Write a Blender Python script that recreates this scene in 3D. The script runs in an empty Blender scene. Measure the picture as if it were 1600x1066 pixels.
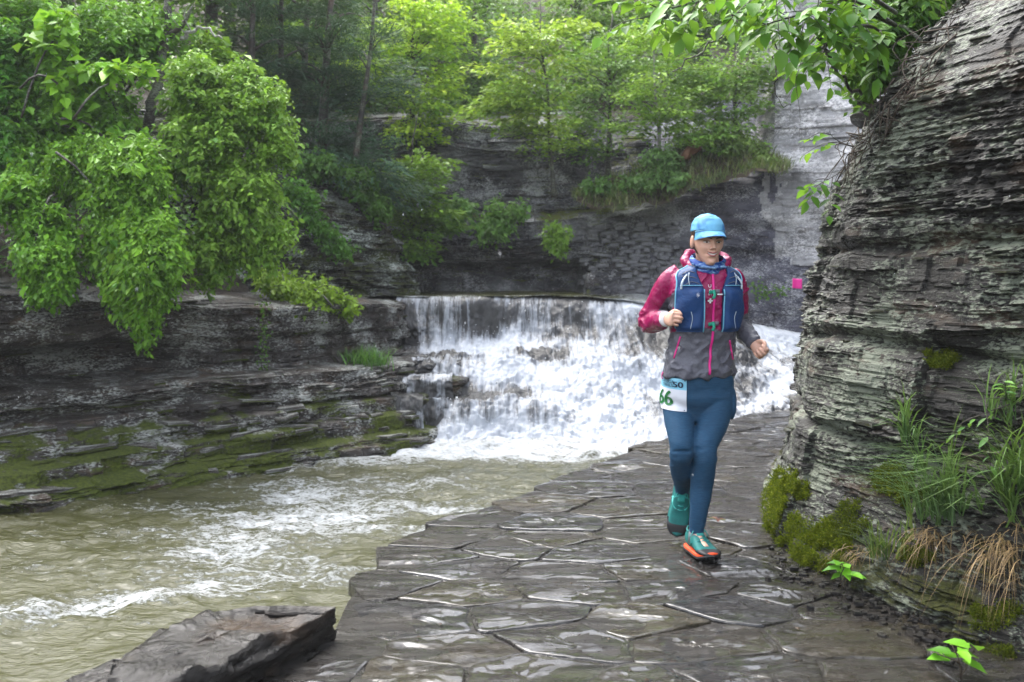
import bpy, bmesh, math, random
import numpy as np
from mathutils import Vector, Matrix, Quaternion

S = bpy.context.scene
COL = S.collection
# ------------------------------------------------------------------ camera
CAM_H = 1.36
FPX = 1556.0
PITCH = math.atan((533 - 430) / FPX)
cam_d = bpy.data.cameras.new("camera")
cam = bpy.data.objects.new("camera", cam_d)
COL.objects.link(cam)
cam.location = (0, 0, CAM_H)
cam.rotation_euler = (math.pi / 2 - PITCH, 0, 0)
cam_d.sensor_width = 36.0
cam_d.lens = 36.0 * FPX / 1600
cam_d.clip_start = 0.05
cam_d.clip_end = 500
cam_d.dof.use_dof = True
cam_d.dof.focus_distance = 4.85
cam_d.dof.aperture_fstop = 3.5
S.camera = cam
# ------------------------------------------------------------------ world, sun, exposure
W = bpy.data.worlds.new("World")
S.world = W
W.use_nodes = True
wn = W.node_tree.nodes
wl = W.node_tree.links
sky = wn.new('ShaderNodeTexSky')
sky.sky_type = 'NISHITA'
sky.sun_disc = False
SUN_EL, SUN_ROT = math.radians(58), math.radians(325)
sky.sun_elevation = SUN_EL
sky.sun_rotation = SUN_ROT
sky.air_density = 1.0
sky.dust_density = 3.0
sky.ozone_density = 1.0
hs = wn.new('ShaderNodeHueSaturation')          # an overcast sky is nearly white
hs.inputs['Saturation'].default_value = 0.38
bg = wn['Background']
bg.inputs['Strength'].default_value = 0.15
wl.new(sky.outputs[0], hs.inputs['Color'])
wl.new(hs.outputs[0], bg.inputs['Color'])
sun_d = bpy.data.lights.new("sun", 'SUN')
sun_d.energy = 1.5
sun_d.angle = math.radians(45)
sun_d.color = (1.0, 0.97, 0.93)
sun = bpy.data.objects.new("sun", sun_d)
COL.objects.link(sun)
# towards the brightest part of the overcast: up the gorge, above the falls and a little left
_az = SUN_ROT
sdir = Vector((math.sin(_az) * math.cos(SUN_EL), math.cos(_az) * math.cos(SUN_EL), math.sin(SUN_EL)))
sun.rotation_euler = (-sdir).to_track_quat('-Z', 'Y').to_euler()
S.view_settings.view_transform = 'Standard'
S.view_settings.look = 'None'
S.view_settings.gamma = 1
S.view_settings.use_curve_mapping = False
S.view_settings.exposure = 2.2
S.cycles.use_denoising = True
S.cycles.max_bounces = 6
S.cycles.diffuse_bounces = 3
S.cycles.glossy_bounces = 3
S.cycles.transmission_bounces = 4
S.cycles.caustics_reflective = False
S.cycles.caustics_refractive = False
S.cycles.sample_clamp_indirect = 6.0

rng = np.random.default_rng(7)
random.seed(7)

# ------------------------------------------------------------------ helpers
_f = Vector((0, math.cos(PITCH), -math.sin(PITCH)))
_u = Vector((0, math.sin(PITCH), math.cos(PITCH)))
def ray(px, py):
    return _f * FPX + Vector((px - 800, 0, 0)) + _u * (533 - py)
def P(px, py, Y):
    r = ray(px, py)
    t = Y / r.y
    return Vector((r.x * t, Y, CAM_H + r.z * t))
def G(px, py, z):
    r = ray(px, py)
    t = (z - CAM_H) / r.z
    return Vector((r.x * t, r.y * t, z))

def _h(ix, iy, iz, seed=0):
    a = (ix.astype(np.int64) * 374761393 + iy.astype(np.int64) * 668265263 + iz.astype(np.int64) * 2147483647 + seed * 974634123) & 0xffffffff
    a = ((a ^ (a >> 13)) * 1274126177) & 0xffffffff
    a = ((a ^ (a >> 16)) * 2246822519) & 0xffffffff
    a = a ^ (a >> 15)
    return (a & 0xffffff) / float(0x1000000)
def vnoise(x, y, z=0.0, seed=0):
    """value noise, -1..1"""
    x, y, z = np.broadcast_arrays(np.asarray(x, float), np.asarray(y, float), np.asarray(z, float))
    ix, iy, iz = np.floor(x), np.floor(y), np.floor(z)
    fx, fy, fz = x - ix, y - iy, z - iz
    fx = fx * fx * fx * (fx * (fx * 6 - 15) + 10); fy = fy * fy * fy * (fy * (fy * 6 - 15) + 10); fz = fz * fz * fz * (fz * (fz * 6 - 15) + 10)
    r = 0
    for dx in (0, 1):
        wx = fx if dx else 1 - fx
        for dy in (0, 1):
            wy = fy if dy else 1 - fy
            for dz in (0, 1):
                wz = fz if dz else 1 - fz
                r = r + _h(ix + dx, iy + dy, iz + dz, seed) * wx * wy * wz
    return r * 2 - 1
def fbm(x, y, z=0.0, seed=0, oct=4, gain=.5):
    a, s, r = 1.0, 1.0, 0
    for o in range(oct):
        r = r + a * vnoise(np.asarray(x) * s, np.asarray(y) * s, np.asarray(z) * s, seed + o * 17)
        a *= gain; s *= 2.03
    return r
def sstep(a, b, x):
    t = np.clip((x - a) / (b - a), 0, 1)
    return t * t * (3 - 2 * t)

def mesh_np(name, V, F, smooth=True, mat=None, attrs=None, mats=None, midx=None):
    V = np.asarray(V, np.float32).reshape(-1, 3)
    me = bpy.data.meshes.new(name)
    me.vertices.add(len(V)); me.vertices.foreach_set('co', V.ravel())
    F = np.asarray(F, np.int32)
    n, k = F.shape
    me.loops.add(n * k); me.loops.foreach_set('vertex_index', F.ravel())
    me.polygons.add(n)
    me.polygons.foreach_set('loop_start', np.arange(0, n * k, k, dtype=np.int32))
    me.polygons.foreach_set('use_smooth', np.full(n, smooth, bool))
    if mat: me.materials.append(mat)
    for m in mats or (): me.materials.append(m)
    if midx is not None: me.polygons.foreach_set('material_index', np.asarray(midx, np.int32))
    for kk, a in (attrs or {}).items():
        a = np.asarray(a, np.float32)
        if a.ndim == 1:
            at = me.attributes.new(kk, 'FLOAT', 'POINT'); at.data.foreach_set('value', a)
        elif a.shape[1] == 3:
            at = me.attributes.new(kk, 'FLOAT_VECTOR', 'POINT'); at.data.foreach_set('vector', a.ravel())
        else:
            at = me.attributes.new(kk, 'FLOAT_COLOR', 'POINT'); at.data.foreach_set('color', a.ravel())
    me.update(calc_edges=True)
    return me
def grid_faces(nv, nu, wrap=False):
    i = np.arange(nv - 1)[:, None]; j = np.arange(nu if wrap else nu - 1)[None, :]
    a = i * nu + j; b = i * nu + (j + 1) % nu
    return np.stack([a, b, b + nu, a + nu], -1).reshape(-1, 4)
def link(name, me, parent=None, loc=(0, 0, 0), kind=None):
    o = bpy.data.objects.new(name, me)
    COL.objects.link(o)
    o.location = loc
    if parent is not None: o.parent = parent
    if kind: o['kind'] = kind
    return o
def tag(o, label, cat, group=None):
    o['label'] = label; o['category'] = cat
    if group: o['group'] = group
    return o
def thing(name, label, cat, loc, group=None):
    o = bpy.data.objects.new(name, None)
    COL.objects.link(o); o.location = loc; o.empty_display_size = .1
    return tag(o, label, cat, group)
def rel(V, loc):
    return np.asarray(V, float).reshape(-1, 3) - np.asarray(loc, float)

class MB:
    """collects vertices and faces (tris/quads as separate lists)"""
    def __init__(s): s.v = []; s.f = []; s.n = 0; s.c = []
    def add(s, V, F, c=None):
        V = np.asarray(V, float).reshape(-1, 3); F = np.asarray(F, int)
        if F.shape[1] == 3: F = np.concatenate([F, F[:, 2:3]], 1)
        s.v.append(V); s.f.append(F + s.n); s.n += len(V)
        if c is not None: s.c.append(np.broadcast_to(np.asarray(c, float), (len(V), 4)))
    def build(s, name, mat, parent=None, loc=(0, 0, 0), smooth=True, kind=None):
        V = np.concatenate(s.v) - np.asarray(loc, float) if parent is None else np.concatenate(s.v) - np.asarray(parent.location, float)
        F = np.concatenate(s.f)
        me = mesh_tq(name, V, F, smooth, mat, {'col': np.concatenate(s.c)} if s.c else None)
        return link(name, me, parent, loc if parent is None else (0, 0, 0), kind)
def mesh_tq(name, V, F, smooth, mat, attrs=None):
    """quads where the last index may repeat (= triangle)"""
    tri = F[:, 2] == F[:, 3]
    if not tri.any(): return mesh_np(name, V, F, smooth, mat, attrs)
    if tri.all(): return mesh_np(name, V, F[:, :3], smooth, mat, attrs)
    q = F[~tri]
    T = np.concatenate([F[tri][:, :3], q[:, [0, 1, 2]], q[:, [0, 2, 3]]])
    return mesh_np(name, V, T, smooth, mat, attrs)

def bez(pts, n):
    """Catmull-Rom through pts"""
    p = np.asarray(pts, float)
    if len(p) == 2: return p[0] + (p[1] - p[0]) * np.linspace(0, 1, n)[:, None]
    p = np.concatenate([[2 * p[0] - p[1]], p, [2 * p[-1] - p[-2]]])
    m = len(p) - 3
    t = np.linspace(0, m, n); i = np.minimum(t.astype(int), m - 1); f = (t - i)[:, None]
    a, b, c, d = p[i], p[i + 1], p[i + 2], p[i + 3]
    return .5 * (2 * b + (c - a) * f + (2 * a - 5 * b + 4 * c - d) * f ** 2 + (3 * b - a - 3 * c + d) * f ** 3)
def tube_vf(pts, rad, seg=8, rx=None, hint=(0, 0, 1), cap=True, power=2.0):
    """loft of (super)elliptic rings; rad = radius along hint x dir, rx = radius in the other direction"""
    p = np.asarray(pts, float); n = len(p)
    rad = np.broadcast_to(np.asarray(rad, float), (n,)); rx = rad if rx is None else np.broadcast_to(np.asarray(rx, float), (n,))
    t = np.gradient(p, axis=0); t /= np.linalg.norm(t, axis=1)[:, None] + 1e-9
    h = np.broadcast_to(np.asarray(hint, float), (n, 3))
    a = np.cross(t, h); bad = np.linalg.norm(a, axis=1) < 1e-3
    a[bad] = np.cross(t[bad], (0.31, 0.9, 0.2)); a /= np.linalg.norm(a, axis=1)[:, None]
    b = np.cross(a, t)
    th = np.linspace(0, 2 * math.pi, seg, endpoint=False)
    e = 2.0 / power
    c = np.sign(np.cos(th)) * np.abs(np.cos(th)) ** e; s_ = np.sign(np.sin(th)) * np.abs(np.sin(th)) ** e
    V = p[:, None] + a[:, None] * (c[None, :, None] * rx[:, None, None]) + b[:, None] * (s_[None, :, None] * rad[:, None, None])
    V = V.reshape(-1, 3); F = grid_faces(n, seg, True)
    if cap:
        V = np.concatenate([V, [p[0]], [p[-1]]])
        j = np.arange(seg)
        F = np.concatenate([F, np.stack([(j + 1) % seg, j, np.full(seg, n * seg), np.full(seg, n * seg)], 1),
                            np.stack([(n - 1) * seg + j, (n - 1) * seg + (j + 1) % seg, np.full(seg, n * seg + 1), np.full(seg, n * seg + 1)], 1)])
    return V, F

# ------------------------------------------------------------------ node helper
class NT:
    def __init__(s, name):
        s.m = bpy.data.materials.new(name); s.m.use_nodes = True
        s.t = s.m.node_tree; s.p = s.t.nodes['Principled BSDF']; s.out = s.t.nodes['Material Output']
        s.tc = s.t.nodes.new('ShaderNodeTexCoord')
        s._geo = None
    def L(s, a, b): s.t.links.new(a, b)
    def put(s, sock, v):
        if isinstance(v, bpy.types.NodeSocket): s.L(v, sock)
        elif hasattr(sock.default_value, '__len__') and not hasattr(v, '__len__'): sock.default_value = (v, v, v, 1)[:len(sock.default_value)]
        elif hasattr(v, '__len__') and len(sock.default_value) == 4 and len(v) == 3: sock.default_value = (*v, 1)
        else: sock.default_value = v
    def map(s, scale=(1, 1, 1), loc=(0, 0, 0), rot=(0, 0, 0), vec=None):
        n = s.t.nodes.new('ShaderNodeMapping'); n.inputs['Scale'].default_value = scale; n.inputs['Location'].default_value = loc; n.inputs['Rotation'].default_value = rot
        s.L(vec or s.tc.outputs['Object'], n.inputs['Vector']); return n.outputs[0]
    def noise(s, scale, detail=4, rough=.55, vec=None, dist=0.0):
        n = s.t.nodes.new('ShaderNodeTexNoise'); n.inputs['Scale'].default_value = scale; n.inputs['Detail'].default_value = detail
        n.inputs['Roughness'].default_value = rough; n.inputs['Distortion'].default_value = dist
        s.L(vec or s.tc.outputs['Object'], n.inputs['Vector']); return n.outputs['Fac']
    def voro(s, scale, vec=None, feature='F1', rand=1.0):
        n = s.t.nodes.new('ShaderNodeTexVoronoi'); n.feature = feature; n.inputs['Scale'].default_value = scale; n.inputs['Randomness'].default_value = rand
        s.L(vec or s.tc.outputs['Object'], n.inputs['Vector']); return n.outputs['Distance']
    def ramp(s, fac, stops):
        n = s.t.nodes.new('ShaderNodeValToRGB'); cr = n.color_ramp
        for i, (p, c) in enumerate(stops):
            e = cr.elements[i] if i < 2 else cr.elements.new(p)
            e.position = p; e.color = (c, c, c, 1) if not hasattr(c, '__len__') else (*c[:3], 1)
        s.put(n.inputs[0], fac); return n.outputs[0]
    def mix(s, a, b, fac, mode='MIX'):
        n = s.t.nodes.new('ShaderNodeMix'); n.data_type = 'RGBA'; n.blend_type = mode
        s.put(n.inputs[0], fac); s.put(n.inputs[6], a); s.put(n.inputs[7], b); return n.outputs[2]
    def math(s, op, a, b=0.0, clamp=False):
        n = s.t.nodes.new('ShaderNodeMath'); n.operation = op; n.use_clamp = clamp
        s.put(n.inputs[0], a); s.put(n.inputs[1], b); return n.outputs[0]
    def attr(s, name, out='Fac'):
        n = s.t.nodes.new('ShaderNodeAttribute'); n.attribute_name = name; return n.outputs[out]
    def nz(s):
        if s._geo is None:
            g = s.t.nodes.new('ShaderNodeNewGeometry'); x = s.t.nodes.new('ShaderNodeSeparateXYZ'); s.L(g.outputs['Normal'], x.inputs[0]); s._geo = x.outputs[2]
        return s._geo
    def rnd(s):
        return s.t.nodes.new('ShaderNodeObjectInfo').outputs['Random']
    def bump(s, h, strength=.5, dist=.02, prev=None):
        n = s.t.nodes.new('ShaderNodeBump'); n.inputs['Strength'].default_value = strength; n.inputs['Distance'].default_value = dist
        s.put(n.inputs['Height'], h)
        if prev is not None: s.L(prev, n.inputs['Normal'])
        return n.outputs[0]
    def fin(s, col, rough=.5, normal=None, spec=.5, **kw):
        s.put(s.p.inputs['Base Color'], col); s.put(s.p.inputs['Roughness'], rough); s.put(s.p.inputs['Specular IOR Level'], spec)
        if normal is not None: s.L(normal, s.p.inputs['Normal'])
        for k, v in kw.items(): s.put(s.p.inputs[k.replace('_', ' ')], v)
        return s.m

def plain(name, col, rough=.5, spec=.5, bumpscale=None, var=.15, **kw):
    n = NT(name)
    v = n.noise(9, 4)
    c = n.mix([x * (1 - var) for x in col], [min(1, x * (1 + var)) for x in col], v)
    nor = n.bump(n.noise(bumpscale, 4), .35, .004) if bumpscale else None
    return n.fin(c, rough, nor, spec, **kw)

def rock_mat(name, dark, light, strat=22, lichen=0.0, lichcol=(.33, .38, .30), moss=0.0, mosscol=(.07, .09, .015), rust=.15, pale=0.0, rough=(.25, .6), fine=60, mossz=None, upw=.22):
    n = NT(name)
    vs = n.map((3.0, 3.0, strat), rot=(0.03, 0.02, 0))
    lay = n.noise(1.0, 8, .65, vs, .3)
    big = n.noise(1.3, 5, .6)
    c = n.mix(dark, light, n.ramp(n.math('ADD', n.math('MULTIPLY', lay, .75), n.math('MULTIPLY', big, .35)), [(.38, 0), (.72, 1)]))
    if rust:
        r = n.ramp(n.noise(1.0, 6, .6, n.map((2.2, 2.2, 7), (7, 3, 1))), [(.55, 0), (.72, 1)])
        c = n.mix(c, (.10, .062, .035), n.math('MULTIPLY', r, rust * 3))
    if pale:
        r = n.ramp(n.noise(.55, 6, .55, n.map((1, 1, 1.1), (2.3, 9, 4))), [(.52, 0), (.60, 1)])
        c = n.mix(c, (.36, .36, .38), n.math('MULTIPLY', r, pale))
    if lichen:
        l1 = n.noise(1.0, 7, .68, n.map((30, 30, 80), (3, 1, 5)), .4)
        l2 = n.noise(2.0, 4, .6, n.map((1, 1, 1.6), (4, 4, 4)))
        lm = n.ramp(n.math('ADD', l1, n.math('MULTIPLY', l2, .8)), [(.96 - .1 * lichen, 0), (1.02 - .1 * lichen, 1)])
        lc = n.mix(lichcol, [x * 1.35 for x in lichcol], n.noise(40, 3))
        c = n.mix(c, lc, n.math('MULTIPLY', lm, .85))
    rg = n.ramp(n.noise(1.0, 5, .6, n.map((6, 6, 20))), [(.3, rough[0]), (.7, rough[1])])
    if moss:
        m = n.noise(2.2, 7, .65, n.map((1, 1, 1.4), (11, 2, 3)))
        up = n.math('MULTIPLY', n.nz(), upw)
        mm = n.math('ADD', m, up)
        if mossz:
            sx = n.t.nodes.new('ShaderNodeSeparateXYZ'); n.L(n.tc.outputs['Object'], sx.inputs[0])
            t = n.math('DIVIDE', n.math('SUBTRACT', sx.outputs[2], mossz[0]), mossz[1] - mossz[0], True)
            mm = n.math('SUBTRACT', n.math('ADD', mm, .13), n.math('MULTIPLY', t, .45))
        mk = n.ramp(mm, [(.70 - .2 * moss, 0), (.78 - .2 * moss, 1)])
        mc = n.mix([q * .35 for q in mosscol], (mosscol[0] * 2.3, mosscol[1] * 2.1, mosscol[2] * 1.3), n.ramp(n.noise(34, 6, .75), [(.32, 0), (.68, 1)]))
        mbump = n.math('MULTIPLY', n.math('MULTIPLY', n.noise(120, 5, .7), 1.4), mk)
        c = n.mix(c, mc, mk)
        rg = n.mix(rg, .85, mk)
    h = n.math('ADD', n.math('MULTIPLY', lay, .7), n.math('MULTIPLY', n.noise(fine, 6, .65, n.map((1, 1, 2.2))), .5))
    if moss: h = n.math('ADD', h, mbump)
    nor = n.bump(h, .8, .025)
    return n.fin(c, rg, nor, .3)
# ================================================================== SETTING
M = {}
M['wall'] = rock_mat('foreground_shale', (.0025, .0023, .0021), (.022, .0198, .017), 30, lichen=.38, lichcol=(.14,.158,.118), mosscol=(.028,.034,.006), upw=.14, moss=.12, rust=.25, mossz=(.1, 1.0), rough=(.32, .7))
M['bank'] = rock_mat('bank_shale', (.006, .005, .005), (.066, .056, .049), 13, lichen=.25, lichcol=(.30, .31, .29), moss=.42, upw=.10, mosscol=(.046, .066, .008), rust=.3, mossz=(-.1, .75), rough=(.22, .6), fine=30)
M['outcrop'] = rock_mat('outcrop_shale', (.005, .005, .005), (.040, .039, .036), 12, lichen=.3, lichcol=(.30, .33, .29), moss=.50, mosscol=(.03, .040, .010), rust=.2, fine=30)
M['cliff'] = rock_mat('gorge_shale', (.009, .009, .012), (.095, .093, .105), 9, lichen=.2, lichcol=(.35, .35, .36), moss=.10, rust=.12, pale=.55, rough=(.3, .7), fine=20)
M['pale'] = rock_mat('pale_shale', (.13, .13, .135), (.44, .43, .435), 3, lichen=.3, lichcol=(.6, .58, .58), rust=.12, pale=.5, rough=(.4, .8), fine=20)
M['grey'] = rock_mat('grey_shale', (.022, .022, .033), (.135, .132, .168), 7, lichen=.15, lichcol=(.4, .4, .42), rust=.1, pale=.3, rough=(.3, .7), fine=20)

def joints(s, z, seed, hz=(.22, .6), wz=(.3, .95)):
    """blocks bounded by bedding breaks and vertical joints: -1..1, constant over each block"""
    r = np.random.default_rng(seed); b = np.cumsum(r.uniform(*hz, 40)) - 1.5; w = r.uniform(*wz, 41); o = r.uniform(0, 9, 41)
    zz = z + .02 * vnoise(s * 3, z * 3, 0, seed); k = np.clip(np.searchsorted(b, zz), 0, 40)
    c = (s + .018 * vnoise(s * 6, z * 16, 0, seed + 1) + o[k]) / w[k]; ce = np.floor(c); f = c - ce
    v = _h(ce, k.astype(float), np.zeros_like(c), seed + 2) * 2 - 1
    return v - .3 * np.clip(1 - np.minimum(f, 1 - f) * w[k] / .006, 0, 1)
def strata(s, z, seed, med=.022, sig=.55, warp=.03, dip=0.0, seg=(.05, .4), jag=22.0):
    """signed relief (-1..1, plus cracks) of a bedded rock face at s along it and height z"""
    r = np.random.default_rng(seed)
    zz = z + warp * fbm(s * .7, z * .3, 0, seed, 3) + dip * s + .15 * med * vnoise(s * 9, z * 9, 0, seed + 3)
    n = int(12 / med * 1.3)
    th = np.exp(r.normal(math.log(med), sig, n)); b = np.cumsum(th) - 3.0
    led = np.zeros(n); v = 0
    for i in range(n):
        v = .72 * v + r.normal(0, .55); led[i] = v
    wid = np.exp(r.uniform(math.log(seg[0]), math.log(seg[1]), n)); off = r.uniform(0, 50, n)
    k = np.clip(np.searchsorted(b, zz) - 1, 0, n - 2)
    f = (zz - b[k]) / th[k]
    ss = s + .022 * vnoise(s * jag, k * 1.7, 0, seed + 5) + .01 * vnoise(s * jag * 3, k * 1.7, 0, seed + 6) + off[k]
    cell = np.floor(ss / wid[k]); hh = _h(cell, k.astype(float), np.zeros_like(cell), seed + 9)
    fc = np.abs((ss / wid[k] - cell) - .5) * 2
    e = np.minimum(f, 1 - f) * th[k]
    crack = np.clip(1 - e / (.0035 + .05 * med), 0, 1)
    d = .55 * led[k] + 1.15 * (hh - .5) * 2 - .55 * crack - .35 * sstep(.9, 1, fc)
    d = d + .35 * fbm(s * 14, z * 30, 0, seed + 11, 3)
    return d

def resample(curve, ds):
    c = np.asarray(bez(curve, 400)); L = np.concatenate([[0], np.cumsum(np.linalg.norm(np.diff(c, axis=0), axis=1))])
    n = max(4, int(L[-1] / ds)); s = np.linspace(0, L[-1], n)
    return np.stack([np.interp(s, L, c[:, i]) for i in range(2)], 1), s
def cliff(name, curve, profs, ds, dz, seed, amp, mat, side=1, big=.0, parent=None, kind='structure', st=None, fn=None, carve=None):
    """bedded rock face along a plan curve; profs = [(fraction along, [(offset along the outward normal, z)...])...]"""
    c, s = resample(curve, ds)
    t = np.gradient(c, axis=0); t /= np.linalg.norm(t, axis=1)[:, None]
    for _ in range(6): t = (np.roll(t, 1, 0) + t + np.roll(t, -1, 0)) / 3 if 0 else t
    nrm = np.stack([t[:, 1], -t[:, 0]], 1) * side
    K = len(profs[0][1]); fr = np.array([p[0] for p in profs]); A = np.array([p[1] for p in profs], float)
    pr = np.stack([np.stack([np.interp(s / s[-1], fr, A[:, i, j]) for i in range(K)], 0) for j in range(2)], -1)   # K,nu,2
    mean = A.mean(0); L = np.concatenate([[0], np.cumsum(np.linalg.norm(np.diff(mean, axis=0), axis=1))])
    nv = max(4, int(L[-1] / dz)); q = np.interp(np.linspace(0, L[-1], nv), L, np.arange(K)); i = np.minimum(q.astype(int), K - 2); f = (q - i)[:, None, None]
    G_ = pr[i] * (1 - f) + pr[i + 1] * f        # nv,nu,2
    off, z = G_[..., 0], G_[..., 1]
    S2 = np.broadcast_to(s[None], off.shape)
    if carve is not None: off = off + carve(S2, z)
    off = off + big * fbm(S2 * .9, z * 1.1, 0, seed + 40, 3)
    z2 = z + .02 * fbm(S2 * 1.2, off, 0, seed + 60, 2)
    st = st or {}
    D = strata(S2, z2, seed, **st)
    if fn is not None: D = D * fn(S2, z)
    o2 = off + amp * D
    V = np.stack([c[None, :, 0] + nrm[None, :, 0] * o2, c[None, :, 1] + nrm[None, :, 1] * o2, z2], -1)
    F = grid_faces(nv, len(s))
    if side < 0: F = F[:, ::-1]
    me = mesh_np(name, V.reshape(-1, 3), F, False, mat)
    ob = link(name, me, parent, kind=kind)
    return ob, V, nrm, s

def slab_mesh(name, seed, mat, n=9, rough=.18):
    """a flat irregular plate 1 x 1 x 1 (x along, y out, z thick)"""
    r = np.random.default_rng(seed)
    th = np.sort(r.uniform(0, 2 * math.pi, n) * .35 + np.linspace(0, 2 * math.pi, n, endpoint=False) * .65 + r.uniform(0, 1))
    a = np.stack([np.sign(np.cos(th)) * np.abs(np.cos(th)) ** .6, np.sign(np.sin(th)) * np.abs(np.sin(th)) ** .6], 1) * .5 * (1 + r.uniform(-rough, rough, (n, 1)))
    rings = []
    for zz, k in ((-.5, .93), (-.3, 1.0), (.28, 1.0 - .03), (.5, .9)):
        rings.append(np.concatenate([a * k + r.uniform(-.02, .02, (n, 2)), np.full((n, 1), zz) + r.uniform(-.1, .1, (n, 1))], 1))
    V = np.concatenate(rings + [[[0, 0, -.5], [0, 0, .52]]]); F = grid_faces(4, n, True)
    j = np.arange(n)
    F = np.concatenate([F, np.stack([(j + 1) % n, j, np.full(n, 4 * n), np.full(n, 4 * n)], 1), np.stack([3 * n + j, 3 * n + (j + 1) % n, np.full(n, 4 * n + 1), np.full(n, 4 * n + 1)], 1)])
    return mesh_tq(name, V, F, False, mat)
def scatter_slabs(parent, V, nrm, mat, count, seed, length, thick, depth, out=.3, name='rock_slab', rows=(0, 1), cols=(0, 1)):
    r = np.random.default_rng(seed); pool = [slab_mesh(name, seed + i, mat) for i in range(10)]
    nv, nu = V.shape[:2]
    for _ in range(count):
        i = int(r.uniform(*rows) * (nv - 1)); j = int(r.uniform(*cols) * (nu - 1))
        p = V[i, j]; n2 = nrm[j]
        o = link(name, pool[r.integers(10)], parent)
        l = math.exp(r.uniform(math.log(length[0]), math.log(length[1]))); d = min(l, r.uniform(*depth)); t = r.uniform(*thick)
        p = p - np.array([n2[0], n2[1], 0]) * d * (.5 - out * r.uniform(.3, 1))
        ang = math.atan2(n2[1], n2[0]) - math.pi / 2
        o.location = p
        o.rotation_euler = (r.normal(0, .04), r.normal(0, .05), ang + r.normal(0, .12))
        o.scale = (l, d, t)

# ---- ground: one sheet under everything, below the water, out to the horizon
M['soil'] = (lambda n: n.fin(n.mix((.018, .014, .009), (.05, .038, .022), n.noise(6, 6, .65)), .9, n.bump(n.noise(30, 5), .8, .05)))(NT('forest_soil'))
link('ground', mesh_np('ground', [(-200, -80, -1.6), (200, -80, -1.6), (200, 300, -1.6), (-200, 300, -1.6)], [(0, 1, 2, 3)], True, M['soil']), kind='structure')

# ---- hillsides
def hz(x, y):
    """height of the wooded slopes round the gorge"""
    left = sstep(-1.2, -9, x + .35 * (y - 12)) * 6.5 * sstep(8, 15, y + .6 * (-x - 3)) 
    back = 3.7 + (y - 17.0) * .55
    back = back * sstep(16.2, 17.4, y)
    h = np.maximum(1.0 + left, np.where(y > 16.0, back, 0))
    return h
def hill_grid(name, xs, ys, fz, mat, seed):
    X, Y = np.meshgrid(xs, ys)
    Z = fz(X, Y) + .25 * fbm(X * .6, Y * .6, 0, seed, 4) + .06 * fbm(X * 3, Y * 3, 0, seed + 3, 3)
    V = np.stack([X, Y, Z], -1).reshape(-1, 3)
    return link(name, mesh_np(name, V, grid_faces(len(ys), len(xs)), True, mat), kind='structure')
def f_left(X, Y):
    # distance behind the line of the left bank
    d = (-(X + 2.6) * .8 + (Y - 10.4) * .6)
    z = 1.2 + np.clip(d - 1.3, 0, None) * .55
    return np.minimum(z, 10 + 0 * z) - 4.0 * sstep(1.15, .6, d) - 4.0 * sstep(-3.5, -2.7, X) * sstep(11.6, 12.4, Y)
def f_back(X, Y):
    d = Y - 18.0 - .25 * np.sin(X * .7)
    zl = 3.7 + .4 * sstep(0, -3, X)
    return zl + np.clip(d, 0, None) * .62 - 3 * sstep(-.1, -1.0, d)
hill_grid('hillside', np.linspace(-30, -1.2, 130), np.linspace(4.5, 32, 120), f_left, M['soil'], 21)
hill_grid('hillside', np.linspace(-6, 26, 150), np.linspace(16.9, 44, 110), f_back, M['soil'], 31)

# ---- the left bank
bank_c = [(-7.0, 5.2), (-5.6, 7.0), (-4.4, 8.45), (-3.5, 9.4), (-2.4, 10.6), (-1.75, 11.55), (-1.42, 12.5), (-1.35, 13.3)]
pL = [(1.25, -1.0), (1.12, -.45), (1.06, -.36), (.85, -.30), (.80, -.20), (.50, -.16), (.47, -.06), (.18, .02), (.14, .07), (-.10, .10), (-.08, .16), (.06, .20), (.05, .36), (-.04, .40), (-.30, .46), (-.34, .66), (-.05, .74), (.06, .80), (.08, 1.02), (.02, 1.2), (-.5, 1.28), (-1.4, 1.45)]
pR = [(1.30, -1.0), (1.16, -.45), (1.12, -.33), (.98, -.29), (.96, -.14), (.82, -.11), (.80, .02), (.66, .05), (.65, .15), (.60, .165), (.585, .24), (.575, .255), (.56, .345), (.40, .37), (.08, .385), (.0, .45), (-.02, .66), (-.05, .69), (.05, .74), (.06, 1.02), (-.12, 1.07), (-1.2, 1.2)]
pE = [(.55, -1.0), (.52, -.45), (.5, -.33), (.46, -.29), (.45, -.14), (.42, -.11), (.40, .02), (.34, .05), (.33, .15), (.3, .165), (.29, .24), (.28, .255), (.27, .345), (.2, .37), (.05, .385), (.0, .45), (-.02, .66), (-.05, .69), (.0, .74), (.02, 1.0), (-.12, 1.04), (-.6, 1.06)]
bank, bV, bN, bS = cliff('riverbank', bank_c, [(0, pL), (.42, pL), (.62, pR), (.84, pR), (.95, pE), (1, pE)], .016, .0075, 101, .035, M['bank'], side=1, big=.06,
                         st=dict(med=.055, sig=.6, warp=.06, seg=(.15, 1.3), jag=7),
    fn=lambda s, z: .55 + .55 * sstep(-.4, .5, fbm(s * .8, z * 2, 0, 71, 3)),
    carve=lambda s, z: .05 * joints(s, z, 303, (.1, .3), (.5, 1.6)) -.42 * np.exp(-((s - 5.15) / .75) ** 4) * sstep(.34, .42, z) * sstep(.80, .66 , z + .08 * np.abs(s - 5.15)))
scatter_slabs(bank, bV, bN, M['bank'], 150, 5, (.18, .75), (.025, .07), (.15, .4), .35, rows=(.05, .55), cols=(.22, .93))
scatter_slabs(bank, bV, bN, M['bank'], 60, 6, (.15, .5), (.02, .05), (.1, .25), .2, rows=(.55, .85), cols=(.22, .95))

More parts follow.
